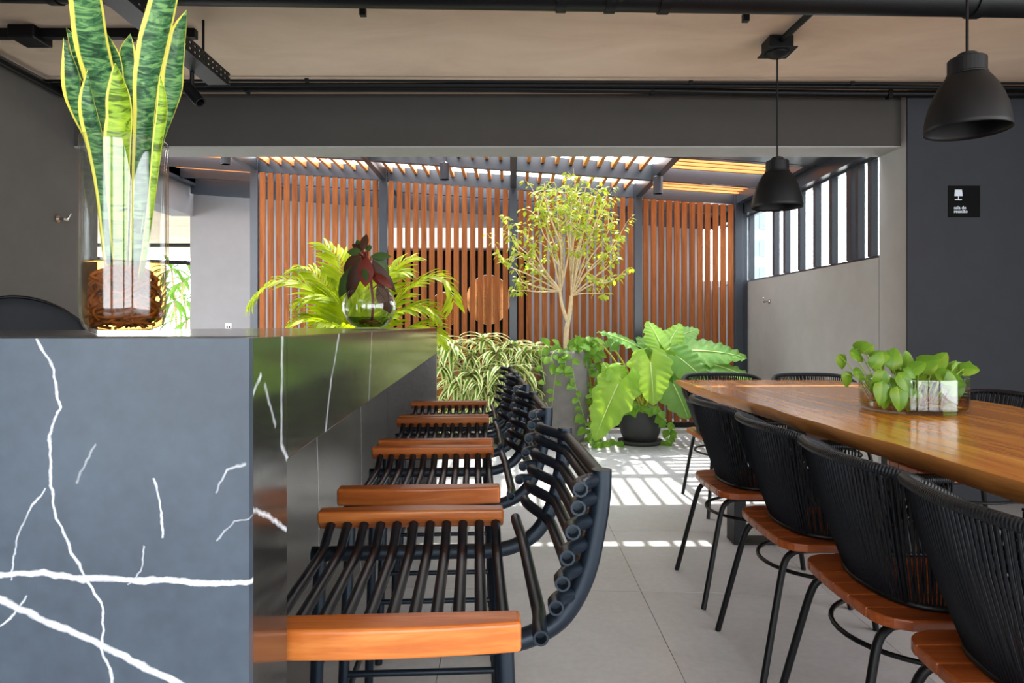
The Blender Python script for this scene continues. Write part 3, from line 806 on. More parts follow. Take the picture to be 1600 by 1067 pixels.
def hook(p, rz, label):
    h = thing('wall_hook', label, 'hook', p, rz, 'chrome wall hooks')
    MB().tube([(0,0,0),(.008,0,0)], .022, 16).build('plate', M['chrome'], h)
    MB().tube([(.008,0,0),(.05,0,0)], .009, 10).build('stem', M['chrome'], h)
    MB().tube(cat_rom([(.045,0,-.005),(.06,.012,.006),(.066,.018,.026),(.070,.022,.034)], 4), .0055, 8).build('hook', M['chrome'], h)
    MB().tube([(.05,-.022,-.004),(.05,.022,-.004)], .007, 8).build('bar', M['chrome'], h)
hook((XL+.001, 4.06, 1.745), 0, 'small chrome hook on the dark left wall beside the vase')
hook((2.442, 6.365, 1.33), math.pi, 'small chrome hook on the low grey courtyard wall')
ol = thing('power_outlet', 'small white power outlet on the grey wall beside the screen', 'outlet', at(357, 511, 8.098))
MB().box(-.036,.036,-.008,0,-.045,.045).build('plate', M['white'], ol, bevel=.002)
for sx in (-.014, .014): MB().box(sx-.009, sx+.009, -.0095, -.0082, -.012, .012).build('socket', M['black'], ol)
def downlight(p, top, label):
    t = thing('downlight', label, 'lamp', p, 0, 'cylinder downlights under the pergola')
    MB().lathe([(.036,.004),(.042,0),(.043,.002),(.043,.15),(.038,.154),(0,.154)], 24, smooth=False).build('can', M['steel'], t)
    MB().lathe([(0,.004),(.035,.004)], 20).build('lens', M['white'], t)
    MB().box(-.012,.012,-.012,.012,.15,top).build('bracket', M['steel'], t)
for px, py, d, lb in ((694.5, 281, 6.05, 'cylinder downlight under the pergola above the second slat bay'), (1028, 303, 5.95, 'cylinder downlight under the pergola near the tree top'), (353, 257, 5.98, 'cylinder downlight under the pergola left of the screen')):
    p = at(px, py, d); p.z += 0
    downlight(p, zl(p.x)+.11-p.z, lb)
for px, py, d, rx, rz_, lb in ((763, 468, 8.2, .265, .30, 'right round mirror on the dark door behind the slats'), (694, 484, 8.2, .175, .215, 'left round mirror on the dark door behind the slats')):
    p = at(px, py, d); t = thing('round_mirror', lb, 'mirror', p, 0, 'round mirrors behind the slats')
    n = 40; pts = [(rx*math.cos(2*math.pi*i/n), rz_*math.sin(2*math.pi*i/n)) for i in range(n)]
    m = MB(); m.add([(x,0,z) for x,z in pts]+[(x,.012,z) for x,z in pts], [tuple(range(n)), tuple(reversed(range(n,2*n)))]+[(i,n+i,n+(i+1)%n,(i+1)%n) for i in range(n)])
    m.build('glass', M['mirror'], t)
    MB().tube([(x,.006,z) for x,z in pts], .006, 6, closed=True).build('frame', M['chrome'], t)

# upholstered chair behind the counter at the left edge
lc = thing('upholstered_chair', 'dark navy upholstered tall chair behind the counter at the left edge', 'chair', (-2.04, 2.75, 0), math.radians(28))
bk = MB(); nW, nH = 16, 12; vs = []
for side in (0, 1):
    for j in range(nH+1):
        for i in range(nW+1):
            u = -1+2*i/nW; v = j/nH
            hw = .27*(1-.10*v)
            if v > .8: hw *= math.sqrt(max(.0, 1-((v-.8)/.2)**2*.55))
            vs.append((u*hw, -.06*(1-u*u)+.18*v*.5+(.045 if side else 0), .62+.60*v-.05*u*u*v))
W = nW+1; n1 = W*(nH+1); fs = []
for j in range(nH):
    for i in range(nW):
        q = (j*W+i, j*W+i+1, (j+1)*W+i+1, (j+1)*W+i); fs.append(q); fs.append(tuple(n1+k for k in reversed(q)))
edge = [i for i in range(W)] + [j*W+nW for j in range(1,nH+1)] + [nH*W+i for i in range(nW-1,-1,-1)] + [j*W for j in range(nH-1,0,-1)]
for a_, b_ in zip(edge, edge[1:]+edge[:1]): fs.append((b_, a_, n1+a_, n1+b_))
bk.add(vs, fs, True); bko = bk.build('backrest', M['navy'], lc)
MB().tube([vs[k] for k in edge], .007, 6, closed=True).build('piping', M['black'], lc)
MB().box(-.25,.25,-.50,-.03,.62,.70).build('seat', M['navy'], lc, bevel=.03, seg=3)
for sx in (-.2,.2):
    for sy in (-.46,-.06): MB().tube([(sx,sy,.622),(sx*1.15,sy*1.08,0)], .014, 8).build('leg', M['black'], lc)

# ------------------------------------------------------------------ plants
def frame(d, nrm):
    X = Vector(d).normalized(); Z = Vector(nrm); Z = (Z - X*Z.dot(X))
    if Z.length < 1e-4: Z = X.orthogonal()
    Z.normalize(); return X, Z.cross(X), Z
def leaf(mb, base, d, nrm, L, W, prof, droop=.6, fold=.2, n=6, m=1, wave=0, pet=0):
    X, Y, Z = frame(d, nrm); P = Vector(base); vs = []; uvs = []
    ph = U(0, 6)
    for i in range(n+1):
        t = i/n; th = droop*t
        D = X*math.cos(th)-Z*math.sin(th); Nn = Z*math.cos(th)+X*math.sin(th)
        if i: P = P + D*(L/n)
        hw = W*prof(t)
        for j in range(-m, m+1):
            s = j/m
            vs.append(P+Y*(s*hw)+Nn*(fold*abs(s)*hw + wave*hw*abs(s)*math.sin(t*14+ph+(2 if s > 0 else 0))))
            uvs.append(((s+1)/2, t))
    w = 2*m+1
    mb.add(vs, [(i*w+j, i*w+j+1, (i+1)*w+j+1, (i+1)*w+j) for i in range(n) for j in range(w-1)], True, uvs)
def p_lance(t): return max(.02, math.sin(math.pi*min(1, t*.96+.04))**.8)
def p_strap(t): return max(.03, min(1, t*6+.45)*min(1, (1-t)*2.2)**.8)
def p_oval(t): return max(.02, math.sin(math.pi*(t**.8))**.75)
def heart(mb, base, d, nrm, L, W, droop=.5, fold=.15, n=10, m=4, pleat=.03, lobe=.28, scal=.05):
    X, Y, Z = frame(d, nrm); B = Vector(base)
    def bend(x, y, z):
        k = droop/L; th = k*x
        if abs(k) > 1e-4: px, pz = math.sin(th)/k, -(1-math.cos(th))/k
        else: px, pz = x, 0
        return B + X*(px+z*math.sin(th)) + Y*y + Z*(pz+z*math.cos(th))
    for s in (-1, 1):
        vs = []; uvs = []
        for i in range(n+1):
            t = -lobe + (1+lobe)*i/n
            tt = (t+lobe)/(1+lobe)
            yo = W*(math.sin(math.pi*tt**.62)**.72 if 0 < tt < 1 else 0)
            yo *= 1+scal*math.sin(tt*30)
            yi = 0 if t >= 0 else min(yo, -t*L*.35)
            for j in range(m+1):
                f = j/m; y = yi+(yo-yi)*f
                z = fold*y + pleat*math.sin((t*L*6-y*3.2)/max(.05,L)*6.0)*f*L*.6 - .25*y*y/max(W,.01)*.8
                vs.append(bend(t*L, s*y, z)); uvs.append((.5+.5*s*f, tt))
        w = m+1
        q = [(i*w+j, i*w+j+1, (i+1)*w+j+1, (i+1)*w+j) for i in range(n) for j in range(m)]
        if s < 0: q = [tuple(reversed(k)) for k in q]
        mb.add(vs, q, True, uvs)
def vein(mb, base, d, nrm, L, droop, r):
    X, Y, Z = frame(d, nrm); B = Vector(base); k = droop/L; pts = []
    for i in range(8):
        x = L*.93*i/7; th = k*x
        px, pz = (math.sin(th)/k, -(1-math.cos(th))/k) if abs(k) > 1e-4 else (x, 0)
        pts.append(B+X*px+Z*(pz+.001))
    mb.tube(pts, [r*(1-.8*i/7) for i in range(8)], 5)

M['snake'] = stripeleaf('snake_leaf', hexc('#6f9a5c'), hexc('#34623f'), hexc('#dcd35a'), .80, .18, band=True, rough=.3, soft=.03)
M['snake_light'] = stripeleaf('snake_leaf_young', hexc('#a3bf3a'), hexc('#7fa42e'), hexc('#dcd860'), .84, .25, band=True, rough=.3, soft=.03)
M['drac'] = stripeleaf('striped_leaf', hexc('#7aa83e'), hexc('#4f8030'), hexc('#f7f4c0'), .42, .45)
M['palm'] = leafmat('palm_leaflet', deep('#7f9a08'), deep('#aac010'), deep('#d4e028'), .45, .5, hexc('#b0c808'))
M['philo'] = leafmat('philodendron_leaf', hexc('#6f9e34'), hexc('#8dbb46'), hexc('#aad260'), .3, .42, hexc('#b4d838'), 5)
M['philo_d'] = leafmat('philodendron_dark', deep('#5a9644'), deep('#7cb456'), deep('#9cca6a'), .3, .34, hexc('#98cc3c'), 5)
M['philo_v'] = plain('leaf_rib', hexc('#c4d98a'), .5)
M['treeleaf'] = leafmat('tree_leaf', deep('#7d9a22'), deep('#a8c034'), deep('#d6dc4c'), .4, .5, hexc('#c0d430'))
M['pothos'] = leafmat('pothos_leaf', deep('#4a7a20'), deep('#6f9f30'), deep('#a3bf45'), .28, .35, hexc('#94b830'))
M['ivy'] = leafmat('ivy_leaf', deep('#446f26'), deep('#669a34'), deep('#94c048'), .4, .4, hexc('#90c030'))
M['stem'] = plain('green_stem', hexc('#8aa83c'), .5)
M['yellowstem'] = plain('yellow_stem', hexc('#b9b44a'), .5)
M['treebark'] = plain('pale_tree_bark', hexc('#c4b08a'), .8, var=.2, sc=30, bump=.3)
M['root'] = plain('brown_roots', hexc('#8a5a22'), .6, var=.4, sc=30)
M['darkleaf'] = leafmat('dark_red_leaf', hexc('#221f10'), hexc('#35221a'), hexc('#4a3320'), .45, .25, hexc('#6a3018'), 9)
M['darkgreenleaf'] = leafmat('dark_green_leaf', hexc('#1c2c14'), hexc('#2f4420'), hexc('#46582c'), .42, .2, hexc('#5a7a24'), 9)
M['redleaf'] = leafmat('red_leaf', hexc('#3a1610'), hexc('#5e241a'), hexc('#743024'), .4, .35, hexc('#c04030'), 9)

def glass_vase(t, prof, thick, water_h, wmat, n=48, rim_only=False):
    """prof: outer (r,z) from bottom centre up; wall offset inwards; open top"""
    pr = []
    for i_, (r, z) in enumerate(prof):      # support loops keep the long wall shading straight
        if i_ and z-prof[i_-1][1] > .04: r0_, z0_ = prof[i_-1]; pr += [(r0_+(r-r0_)*f_, z0_+(z-z0_)*f_) for f_ in (.04, .5, .97)]
        pr.append((r, z))
    prof = pr
    inn = [(max(0, r-thick), z+(thick*1.6 if z < thick*3 else 0)) for r, z in prof]
    MB().lathe(list(prof)+[(r, z) for r, z in reversed(inn)], n, close=False).build('glass', M['glass'], t)
    w = [(max(0, r-.0006), z+.0006) for r, z in inn if z < water_h-.004]
    rl = None
    for (r0,z0_),(r1,z1_) in zip(inn, inn[1:]):
        if z0_ <= water_h <= z1_ and z1_ > z0_: rl = r0+(r1-r0)*(water_h-z0_)/(z1_-z0_)
    w += [((rl or w[-1][0])-.0006, water_h), (0, water_h)]
    MB().lathe(w, n).build('water', wmat, t)

# --- snake plant in the tall glass vase
V0 = at(195, 522.5, .93); pxs = .93/F
snp = thing('glass_vase', 'tall clear glass vase of amber water standing on the bar counter', 'vase', (V0.x, V0.y, HC))
rv = .0545
glass_vase(snp, [(0,.001),(.034,.001),(.043,.004),(.050,.013),(.0535,.025),(rv,.04),(rv,.2655),(rv-.0007,.267)], .0028, .099, M['water'])
sn = thing('snake_plant', 'variegated snake plant with yellow leaf margins rooted in the tall vase', 'plant', (V0.x, V0.y, HC+.02))
leaves = [
 ('L', [(100,-260,0),(108,-150,20),(133,0,26),(141,60,27),(155,120,25),(165,180,20),(171,260,17),(178,400,12),(184,470,8)], .004, .010),
 ('L', [(300,-250,0),(282,-130,19),(255,0,22.5),(240,61,24.5),(229,122,21.5),(225,183,17),(221,260,15),(214,400,12),(206,470,8)], -.002, .010),
 ('Y', [(180,98,0),(181,115,8),(184,150,19),(186,183,21),(183,222,22),(184,300,18),(187,400,12),(190,470,8)], -.022, .008),
 ('L', [(99,58,0),(106,95,10),(110,122,15),(113,150,13),(122,180,9),(141,222,8),(158,300,9),(168,400,8),(178,460,6)], -.016, .012),
 ('D', [(137,108,0),(134,150,11),(139,185,15),(148,222,14),(160,300,10),(170,400,8),(180,460,6)], -.026, .012),
 ('L', [(103,42,0),(119,75,10),(130,110,9),(142,150,7),(158,250,7),(178,420,6)], .022, .006),
 ('L', [(168,53,0),(175,75,6),(182,95,8),(186,130,8),(190,300,8),(192,440,6)], .026, .004),
 ('D', [(204,52,0),(199,80,13),(201,110,12),(203,140,9),(203,300,8),(200,440,6)], .028, .004),
 ('L', [(292,15,0),(282,40,10),(277,61,13),(270,110,17),(268,140,17),(259,180,12),(248,222,8),(236,300,7),(222,400,7),(212,470,5)], .010, .010),
 ('Y', [(250,118,0),(253,150,7),(252,183,9),(246,222,8),(238,300,6),(225,400,5),(215,460,4)], -.028, .008)]
for kind, pts, dz, cup in leaves:
    pts = cat_rom([(p[0], p[1], p[2]) for p in pts], 4); m = MB(); vs = []; uvs = []; n = len(pts)
    for i, p in enumerate(pts):
        f = i/(n-1)
        t_ = (pts[min(i+1,n-1)]-pts[max(i-1,0)]); t_.z = 0; t_.normalize(); ax = Vector((t_.y, -t_.x))
        squeeze = smst((p.y-180)/250)      # the stems gather inside the vase
        dy = dz*(1-.35*squeeze)
        for j in range(-2, 3):
            s = j/2; hw = max(0, p.z)
            q = at(p.x+ax.x*s*hw, p.y+ax.y*s*hw, V0.y+dy)
            vs.append(Vector((q.x, V0.y+dy-cup*(1-s*s)*min(1, hw/14)*-1*(1 if dz < .02 else -1), q.z))-Vector(sn.location)); uvs.append(((s+1)/2, f))
    m.add(vs, [(i*5+j, i*5+j+1, (i+1)*5+j+1, (i+1)*5+j) for i in range(n-1) for j in range(4)], True, uvs)
    m.build('leaf', M['snake_light' if kind == 'Y' else 'snake'], sn)
def roots(t, name, zlo, zhi, rad, num, r, zoff=0):
    for k in range(num):
        a = U(0, 6.28); pts = []
        p = Vector((rad*.4*math.cos(a), rad*.4*math.sin(a), zhi))
        for i in range(6):
            pts.append(p.copy()); a += U(-1.2, 1.2)
            rr_ = rad*U(.35, .93); p = Vector((rr_*math.cos(a), rr_*math.sin(a), zhi+(zlo-zhi)*(i+1)/6+U(-.005,.005)))
            p.z = max(zlo, p.z)
        MB().tube(cat_rom(pts, 4), [r*(1-.5*i/(len(pts)*4)) for i in range(len(pts)*4-3)], 5).build(name, M['root'], t)
roots(sn, 'root', -.012, .072, .050, 70, .0028)
roots(sn, 'root', -.014, .03, .046, 46, .0032)

# --- dark red plant in the round fish bowl on the counter
B0 = at(577, 513, 2.9); bs = 2.9/F
bw = thing('glass_bowl', 'round clear glass fish bowl standing near the far end of the bar counter', 'bowl', (B0.x, B0.y, HC))
glass_vase(bw, [(0,.001),(.05,.001),(.075,.015),(.098,.042),(.112,.075),(.114,.10),(.108,.13),(.094,.158),(.084,.170),(.0835,.174)], .003, .050, M['water2'])
rd = thing('red_leaf_plant', 'dark red and green leaved plant growing from the round bowl', 'plant', (B0.x, B0.y, HC+.01))
off = Vector(rd.location)
def c7(x, y, dd=0): return at(500+x/6.275, 350+y/6.275, 2.9+dd)-off
stem_p = cat_rom([c7(500,1000), c7(520,800,.0), c7(505,620), c7(480,420), c7(450,270)], 4)
MB().tube(stem_p, .006, 8).build('stem', M['redleaf'], rd)
for (bx, by, tx, ty, hw, mat, dd) in [(415,262,438,85,36,'darkleaf',0),(425,262,302,168,28,'darkleaf',.02),(405,272,258,255,36,'darkgreenleaf',-.01),
    (385,285,196,445,44,'darkleaf',-.02),(345,400,138,700,58,'darkgreenleaf',-.03),(400,330,236,716,56,'darkleaf',-.05),(452,330,428,590,66,'redleaf',-.06),
    (500,318,695,292,36,'darkgreenleaf',0),(515,360,732,655,42,'darkleaf',-.03),(540,400,556,590,48,'redleaf',-.02),(575,590,690,862,62,'darkleaf',-.03),(470,270,480,180,26,'darkgreenleaf',.03),(430,430,445,530,26,'darkgreenleaf',-.075),(390,300,175,560,50,'darkgreenleaf',.03),(520,330,700,480,46,'darkgreenleaf',.03),(500,400,640,640,44,'darkleaf',.04),(440,300,330,560,44,'darkleaf',.04),(410,262,350,120,28,'darkgreenleaf',.04),(540,480,690,610,34,'redleaf',-.05)]:
    b = c7(bx, by, dd*.3); e = c7(tx, ty, dd); m = MB()
    leaf(m, b, e-b, (U(-.15,.15), -1, .35), (e-b).length*1.03, hw*1.22*bs/6.275, p_lance, .55, -.12, 8, 2, .05)
    m.build('leaf', M[mat], rd)
    MB().tube([c7(min(max(bx,440),520), by+40), b], .003, 5).build('petiole', M['redleaf'], rd)
roots(rd, 'root', .004, .03, .06, 10, .003)

# --- pothos in the wide glass bowl on the table
P0 = at(1426, 641, 2.70)
pb = thing('glass_dish', 'wide low cylindrical glass dish of brown water on the wooden table', 'bowl', (P0.x, P0.y, .7602))
glass_vase(pb, [(0,.001),(.17,.001),(.186,.004),(.192,.010),(.193,.02),(.193,.134),(.192,.136)], .005, .068, M['water3'], 64)
po = thing('pothos_plant', 'yellow green pothos vines growing in the wide glass dish on the table', 'plant', (P0.x, P0.y, .775))
off = Vector(po.location)
def c8(px, py, dd=0): return at(1290+px/5.161, 520+py/5.161, 2.70+dd)-off
tips = [(215,160,-.02,-25,90),(120,190,.02,-70,80),(255,130,.05,35,90),(310,150,0,40,70),(370,180,.03,10,75),(400,205,-.05,20,100),(500,180,.02,-35,110),(385,265,-.10,60,90),(240,310,-.06,-30,80),(170,330,-.05,-80,80),
 (540,270,-.05,80,110),(610,240,.08,-40,100),(760,245,-.08,20,110),(880,270,0,50,110),(920,335,-.12,-15,140),(800,300,-.04,40,100),(1060,255,.02,-70,90),(1110,290,.0,10,100),(1120,330,.05,70,80),(610,345,-.15,-60,110),
 (690,300,-.1,30,95),(470,330,-.14,-120,100),(460,420,-.15,-100,110),(590,460,-.16,-90,115),(560,310,.1,60,100),(840,350,.08,30,100),(980,330,.08,60,90),(1010,440,-.14,100,90),(1060,410,-.12,-100,90),(1010,590,-.13,-100,100),(720,480,-.15,-110,110),(480,500,-.12,-90,80),(350,360,-.02,-60,90),(660,270,0,100,90),(1030,490,-.1,-80,80),(430,300,.06,90,90)]
tips += [(U(260,1080), U(300,420), U(-.14,.12), U(-160,160), U(55,85)) for k in range(18)]
for i, (x, y, dd, an, sz_) in enumerate(tips):
    e = c8(x, y, dd); a = math.radians(an); Ls = sz_*2.7/F/5.161*1.5
    d = Vector((math.cos(a), U(-.35,.05), math.sin(a))).normalized()
    hub = Vector((e.x*.55, e.y*.5, U(.0,.03)))
    m = MB(); heart(m, e, d, (U(-.3,.3), -.75, .6), Ls, Ls*.42, U(.3,.8), .12, 7, 3, .012, .2, .0)
    m.build('leaf', M['pothos'], po)
    mid_ = (hub+e)/2+Vector((0,0,.02+.01*R()))
    MB().tube(cat_rom([hub, mid_, e], 4), .0022, 5).build('petiole', M['stem'], po)
for k in range(4):
    a = k*1.5; MB().tube(cat_rom([(.05*math.cos(a),.05*math.sin(a),0),(.12*math.cos(a+.3),.12*math.sin(a+.3),.015),(.165*math.cos(a+1.0),.165*math.sin(a+1.0),.01)], 5), .004, 6).build('vine', M['stem'], po)
roots(po, 'root', .0, .04, .10, 8, .002)

# --- areca palm behind the counter
def frond(t, off, pts, Lf, rows=22, spread=.9, dirup=.25, mat='palm', width=.016):
    P = cat_rom([Vector(p)-off for p in pts], 6); m = MB()
    n = len(P)
    m.tube(P, [.006*(1-.75*i/(n-1)) for i in range(n)], 5)
    d = [0]
    for i in range(1, n): d.append(d[-1]+(P[i]-P[i-1]).length)
    for r in range(rows):
        f = .12+.88*r/(rows-1); s = f*d[-1]; i = 1
        while i < n-1 and d[i] < s: i += 1
        q = P[i-1]+(P[i]-P[i-1])*((s-d[i-1])/max(1e-6, d[i]-d[i-1])); T = (P[i]-P[i-1]).normalized()
        B = T.cross(Vector((0,-.35,1))).normalized(); Nn = B.cross(T).normalized()
        ll = Lf*(.55+.6*math.sin(math.pi*min(1, f*.85+.12)))*U(.9,1.08)
        for sd in (-1, 1):
            dd = (T*(.55+.5*f)+B*sd*spread+Nn*(dirup+U(-.08,.12))).normalized()
            leaf(m, q, dd, Nn, ll, width, p_lance, U(.5,.95), .35, 5, 1)
    m.build('frond', M[mat], t)
pl = thing('areca_palm', 'bright yellow green areca palm with arching fronds behind the bar counter', 'palm', (at(560,0,5.6).x, 5.6, 0))
off = Vector(pl.location)
def c9(px, py, dd=0): return at(px, py, 5.6+dd)
heart_ = (556, 575)
for pts in [[(548,575,0),(528,505,0),(505,468,-.05),(475,443,-.1),(440,438,-.12),(410,452,-.12),(392,472,-.12)],
            [(566,575,0),(600,510,0),(625,468,-.05),(655,440,-.1),(682,433,-.12),(700,448,-.12),(708,470,-.12)],
            [(552,575,0),(535,500,.05),(515,455,.05),(492,428,.08),(470,420,.08)],
            [(556,575,0),(548,500,.1),(540,440,.15),(528,405,.18),(510,385,.2)],
            [(566,575,0),(590,520,-.1),(620,490,-.2),(655,478,-.25),(680,490,-.25)],
            [(548,580,0),(530,530,-.1),(505,505,-.25),(475,500,-.3),(450,515,-.3)],
            [(560,575,0),(580,500,.15),(600,450,.2),(622,415,.25),(640,405,.28)],
            [(570,580,0),(600,540,-.15),(635,515,-.3),(665,510,-.35),(690,525,-.35)],
            [(552,580,0),(540,540,-.2),(525,512,-.35),(505,505,-.45)],
            [(560,570,0),(562,500,.0),(575,455,-.05),(600,430,-.05),(630,425,-.05)],
            [(552,570,0),(540,495,-.05),(522,470,-.1),(496,462,-.15),(470,470,-.18)]]:
    frond(pl, off, [c9(*p) for p in pts], .27, 30)
MB().lathe([(0,.04),(.13,.04),(.17,.32),(.185,.34),(.165,.34),(.15,.28),(0,.28)], 24).shift((0,0,-.04)).build('pot', M['pot_grey'], pl)
for k in range(6):
    a = k; MB().tube([(.05*math.cos(a),.05*math.sin(a),.22),(.03*math.cos(a),.03*math.sin(a),.5),(.02*math.cos(a),.02*math.sin(a),.80)], .012, 6).build('cane', M['yellowstem'], pl)

# --- striped dracaenas before the slats
def striped(px, d, heads, label, zpot=.0):
    x = (px-800)*d/F
    t = thing('striped_plant', label, 'plant', (x, d, 0), 0, 'striped leaf plants before the slat screen')
    o_ = Vector((x, d, 0))
    MB().lathe([(0,0),(.11,0),(.14,.22),(.15,.235),(.135,.235),(.125,.20),(0,.20)], 20).build('pot', M['pot_black'], t)
    for hx, hy, dd, s in heads:
        h = at(hx, hy, d+dd)-o_
        MB().tube(cat_rom([(U(-.05,.05),U(-.05,.05),.18),(h.x*.4,h.y*.4,.18+(h.z-.18)*.55),tuple(h)], 4), .009, 6).build('stem', M['treebark'], t)
        m = MB()
        for k in range(24):
            a = k*2.4+U(-.2,.2); up = .95-1.25*(k/24)
            dv = Vector((math.cos(a), math.sin(a)*.9-.15, up+U(-.1,.1)))
            leaf(m, h+Vector((0,0,.05*up)), dv, Vector((0,0,1))-dv*.1, s*U(.8,1.15), .030*s/.3*U(.85,1.1), p_strap, U(.9,1.6), .22, 6, 2)
        m.build('leaf_rosette', M['drac'], t)
striped(715, 6.35, [(688,540,.1,.26),(712,600,-.1,.32),(740,590,-.12,.32),(692,668,-.2,.3),(745,640,-.2,.3),(705,545,0,.30),(735,560,.05,.30),(690,575,-.05,.30),(755,535,.1,.27),(700,640,-.15,.33),(728,610,-.1,.30)], 'cream striped dracaena clump right beside the far counter end')
striped(790, 6.3, [(820,556,.0,.28),(790,580,-.15,.3),(815,615,-.15,.3),(770,630,-.15,.3),(775,555,.05,.30),(800,545,.1,.28),(815,585,-.1,.33),(770,590,-.05,.31),(752,605,-.12,.30),(790,625,-.1,.3)], 'cream striped dracaena clump in the middle behind the stool backs')
striped(842, 6.5, [(835,548,.0,.26),(848,560,.0,.24),(835,625,-.2,.3),(840,665,-.15,.28),(815,655,0,.28)], 'cream striped dracaena clump against the tall grey planter')

# --- tall grey planter with the tree and trailing pothos
tx = at(882, 0, 6.25).x
tp_ = thing('tall_planter', 'tall tapered grey cement planter on a pale saucer', 'planter', (tx, 6.25, 0))
MB().lathe([(0,.035),(.175,.035),(.195,.10),(.222,.30),(.232,.50),(.230,.70),(.215,.84),(.205,.87),(.19,.87),(.19,.80),(0,.80)], 40).build('pot', M['pot_grey'], tp_)
MB().lathe([(0,0),(.205,0),(.215,.012),(.215,.034),(.19,.0345),(0,.0345)], 36).build('saucer', M['kerb'], tp_)
MB().lathe([(0,.8005),(.188,.8005),(.12,.83),(0,.84)], 20).build('soil', M['soil'], tp_)
tr_ = thing('courtyard_tree', 'slender pale multi-stemmed tree with yellow green leaves in the tall planter', 'tree', (tx, 6.25, .83))
off = Vector(tr_.location)
def ct_(px, py, dd=0): return at(px, py, 6.25+dd)-off
TL = MB(); rnd = random.Random(21)
def branch(pts, r0, r1, nm='branch'):
    P = cat_rom(pts, 5); n = len(P)
    MB().tube(P, [r0+(r1-r0)*i/(n-1) for i in range(n)], 6).build(nm, M['treebark'], tr_); return P
branch([ct_(884,556), ct_(885,520,.02), ct_(890,490,.0), ct_(893,462,0)], .026, .018, 'trunk')
branch([ct_(888,505), ct_(879,480), ct_(875,455)], .017, .013, 'trunk')
def leaves_at(P, num, size, f0=.5):
    for k in range(num):
        q = P[min(len(P)-1, int((f0+(1-f0)*rnd.random())*len(P)))]
        a = rnd.uniform(0, 6.28); dv = Vector((math.cos(a), math.sin(a)*.8, rnd.uniform(-.7,.4)))
        leaf(TL, q+dv*.02, dv, (rnd.uniform(-.5,.5), -.5, 1), size*rnd.uniform(.7,1.25), size*.30, p_oval, .6, .2, 3, 1)
ends = [(835,300,.1),(850,285,-.1),(868,292,.15),(885,278,.05),(902,285,-.12),(920,275,.1),(935,295,.0),(948,305,.15),(840,330,-.2),(860,340,.2),(880,320,-.25),(905,330,.2),(925,340,-.2),(945,350,.1),(960,345,-.1),
 (790,338,.1),(800,385,-.1),(780,395,.05),(815,360,.0),(820,410,.15),(810,440,-.1),(806,455,.1),(972,360,.05),(965,400,-.1),(950,395,.1),(955,435,.1),(970,430,-.05),(945,460,-.1),(860,385,-.2),(915,390,-.15),(845,300,0),(910,300,-.05),(940,320,-.1),(835,420,.05),(870,300,0),(925,310,.2),(895,300,0)]
for i, (x, y, dd) in enumerate(ends):
    base = ct_(893 if x > 880 else 876, 462 if x > 880 else 455)
    side = abs(x-885)/90
    m1 = ct_(886+(x-886)*(.28+.25*side), 455+(y-455)*.42, dd*.4); m2 = ct_(886+(x-886)*(.62+.2*side), 455+(y-455)*.72, dd*.8)
    j = lambda v: v+Vector((rnd.uniform(-.03,.03), rnd.uniform(-.03,.03), rnd.uniform(-.02,.02)))
    P = branch([base, j(m1), j(m2), ct_(x, y, dd)], .0085, .003)
    leaves_at(P, 22 if y < 365 else 13, .06, .62 if y < 365 else .72)
    for s in range(3):
        k = rnd.randint(int(len(P)*.45), len(P)-2); a = rnd.uniform(-1, 1)
        q = P[k]; e = q+Vector((rnd.uniform(-.16,.16), rnd.uniform(-.15,.15), rnd.uniform(.02,.2)))
        Q = branch([q, (q+e)/2+Vector((0,0,.02)), e], .0035, .0015, 'twig'); leaves_at(Q, 6, .055, .3)
stuff(TL.build('foliage', M['treeleaf'], tr_))

def vine(t, off, pts, nleaf, size, mat='ivy', seedy=3):
    P = cat_rom([Vector(p)-off for p in pts], 6); m = MB(); m.tube(P, .0028, 5); m.build('vine', M['stem'], t)
    for k in range(nleaf):
        q = P[int((k+.5)/nleaf*len(P)) % len(P)]; a = U(0, 6.28)
        d = Vector((math.cos(a)*.8, -.4+U(-.4,.3), -.55+U(-.3,.5))); s = size*U(.7,1.25)
        h = MB(); st_ = q+d.normalized()*s*.35
        h.tube([q, st_], .0012, 4)
        heart(h, st_, d, (U(-.4,.4), -1, .5), s, s*.45, .4, .15, 5, 2, .0, .22, 0); h.build('leaf', M[mat], t)
pv = thing('trailing_pothos', 'trailing green pothos vines spilling over the tall grey planter', 'plant', (tx, 6.25, .87))
off = Vector(pv.location)
def cv(px, py, dd): return at(px, py, 6.25+dd)
for pts, n_ in [([(872,545,-.12),(862,556,-.22),(868,580,-.25),(865,610,-.27),(862,640,-.27)], 9),
     ([(890,543,-.1),(893,556,-.22),(897,590,-.25),(903,620,-.25),(912,650,-.22),(916,668,-.2)], 14),
     ([(900,543,-.05),(912,556,-.12),(922,590,-.1),(925,630,-.1),(922,670,-.12),(925,690,-.2)], 20),
     ([(905,545,0),(925,560,.0),(935,585,.0),(932,610,-.05)], 13),
     ([(900,548,-.1),(915,535,-.1),(920,525,-.1),(928,545,-.05),(930,575,-.05)], 15),
     ([(880,545,-.15),(884,565,-.24),(880,585,-.25)], 6),
     ([(870,545,-.1),(858,540,-.1),(848,545,-.15),(846,565,-.22),(852,600,-.3)], 7),
     ([(905,550,-.08),(930,548,-.1),(938,560,-.1),(940,600,-.1),(935,640,-.15)], 16)]:
    vine(pv, off, [cv(*p) for p in pts], n_, .07)
for k in range(34):
    px, py, dd = U(850,925), U(533,552), U(-.2,.12)
    q = cv(px, py, dd)-off; a = U(0,6.28); s = U(.06,.10)
    h = MB(); heart(h, q, (math.cos(a), -.3, U(.0,.9)), (U(-.4,.4), -.8, .7), s, s*.42, .4, .15, 5, 2, 0, .22, 0); h.tube([q-Vector((0,0,.05)), q], .002, 4); h.build('leaf', M['ivy'], pv)

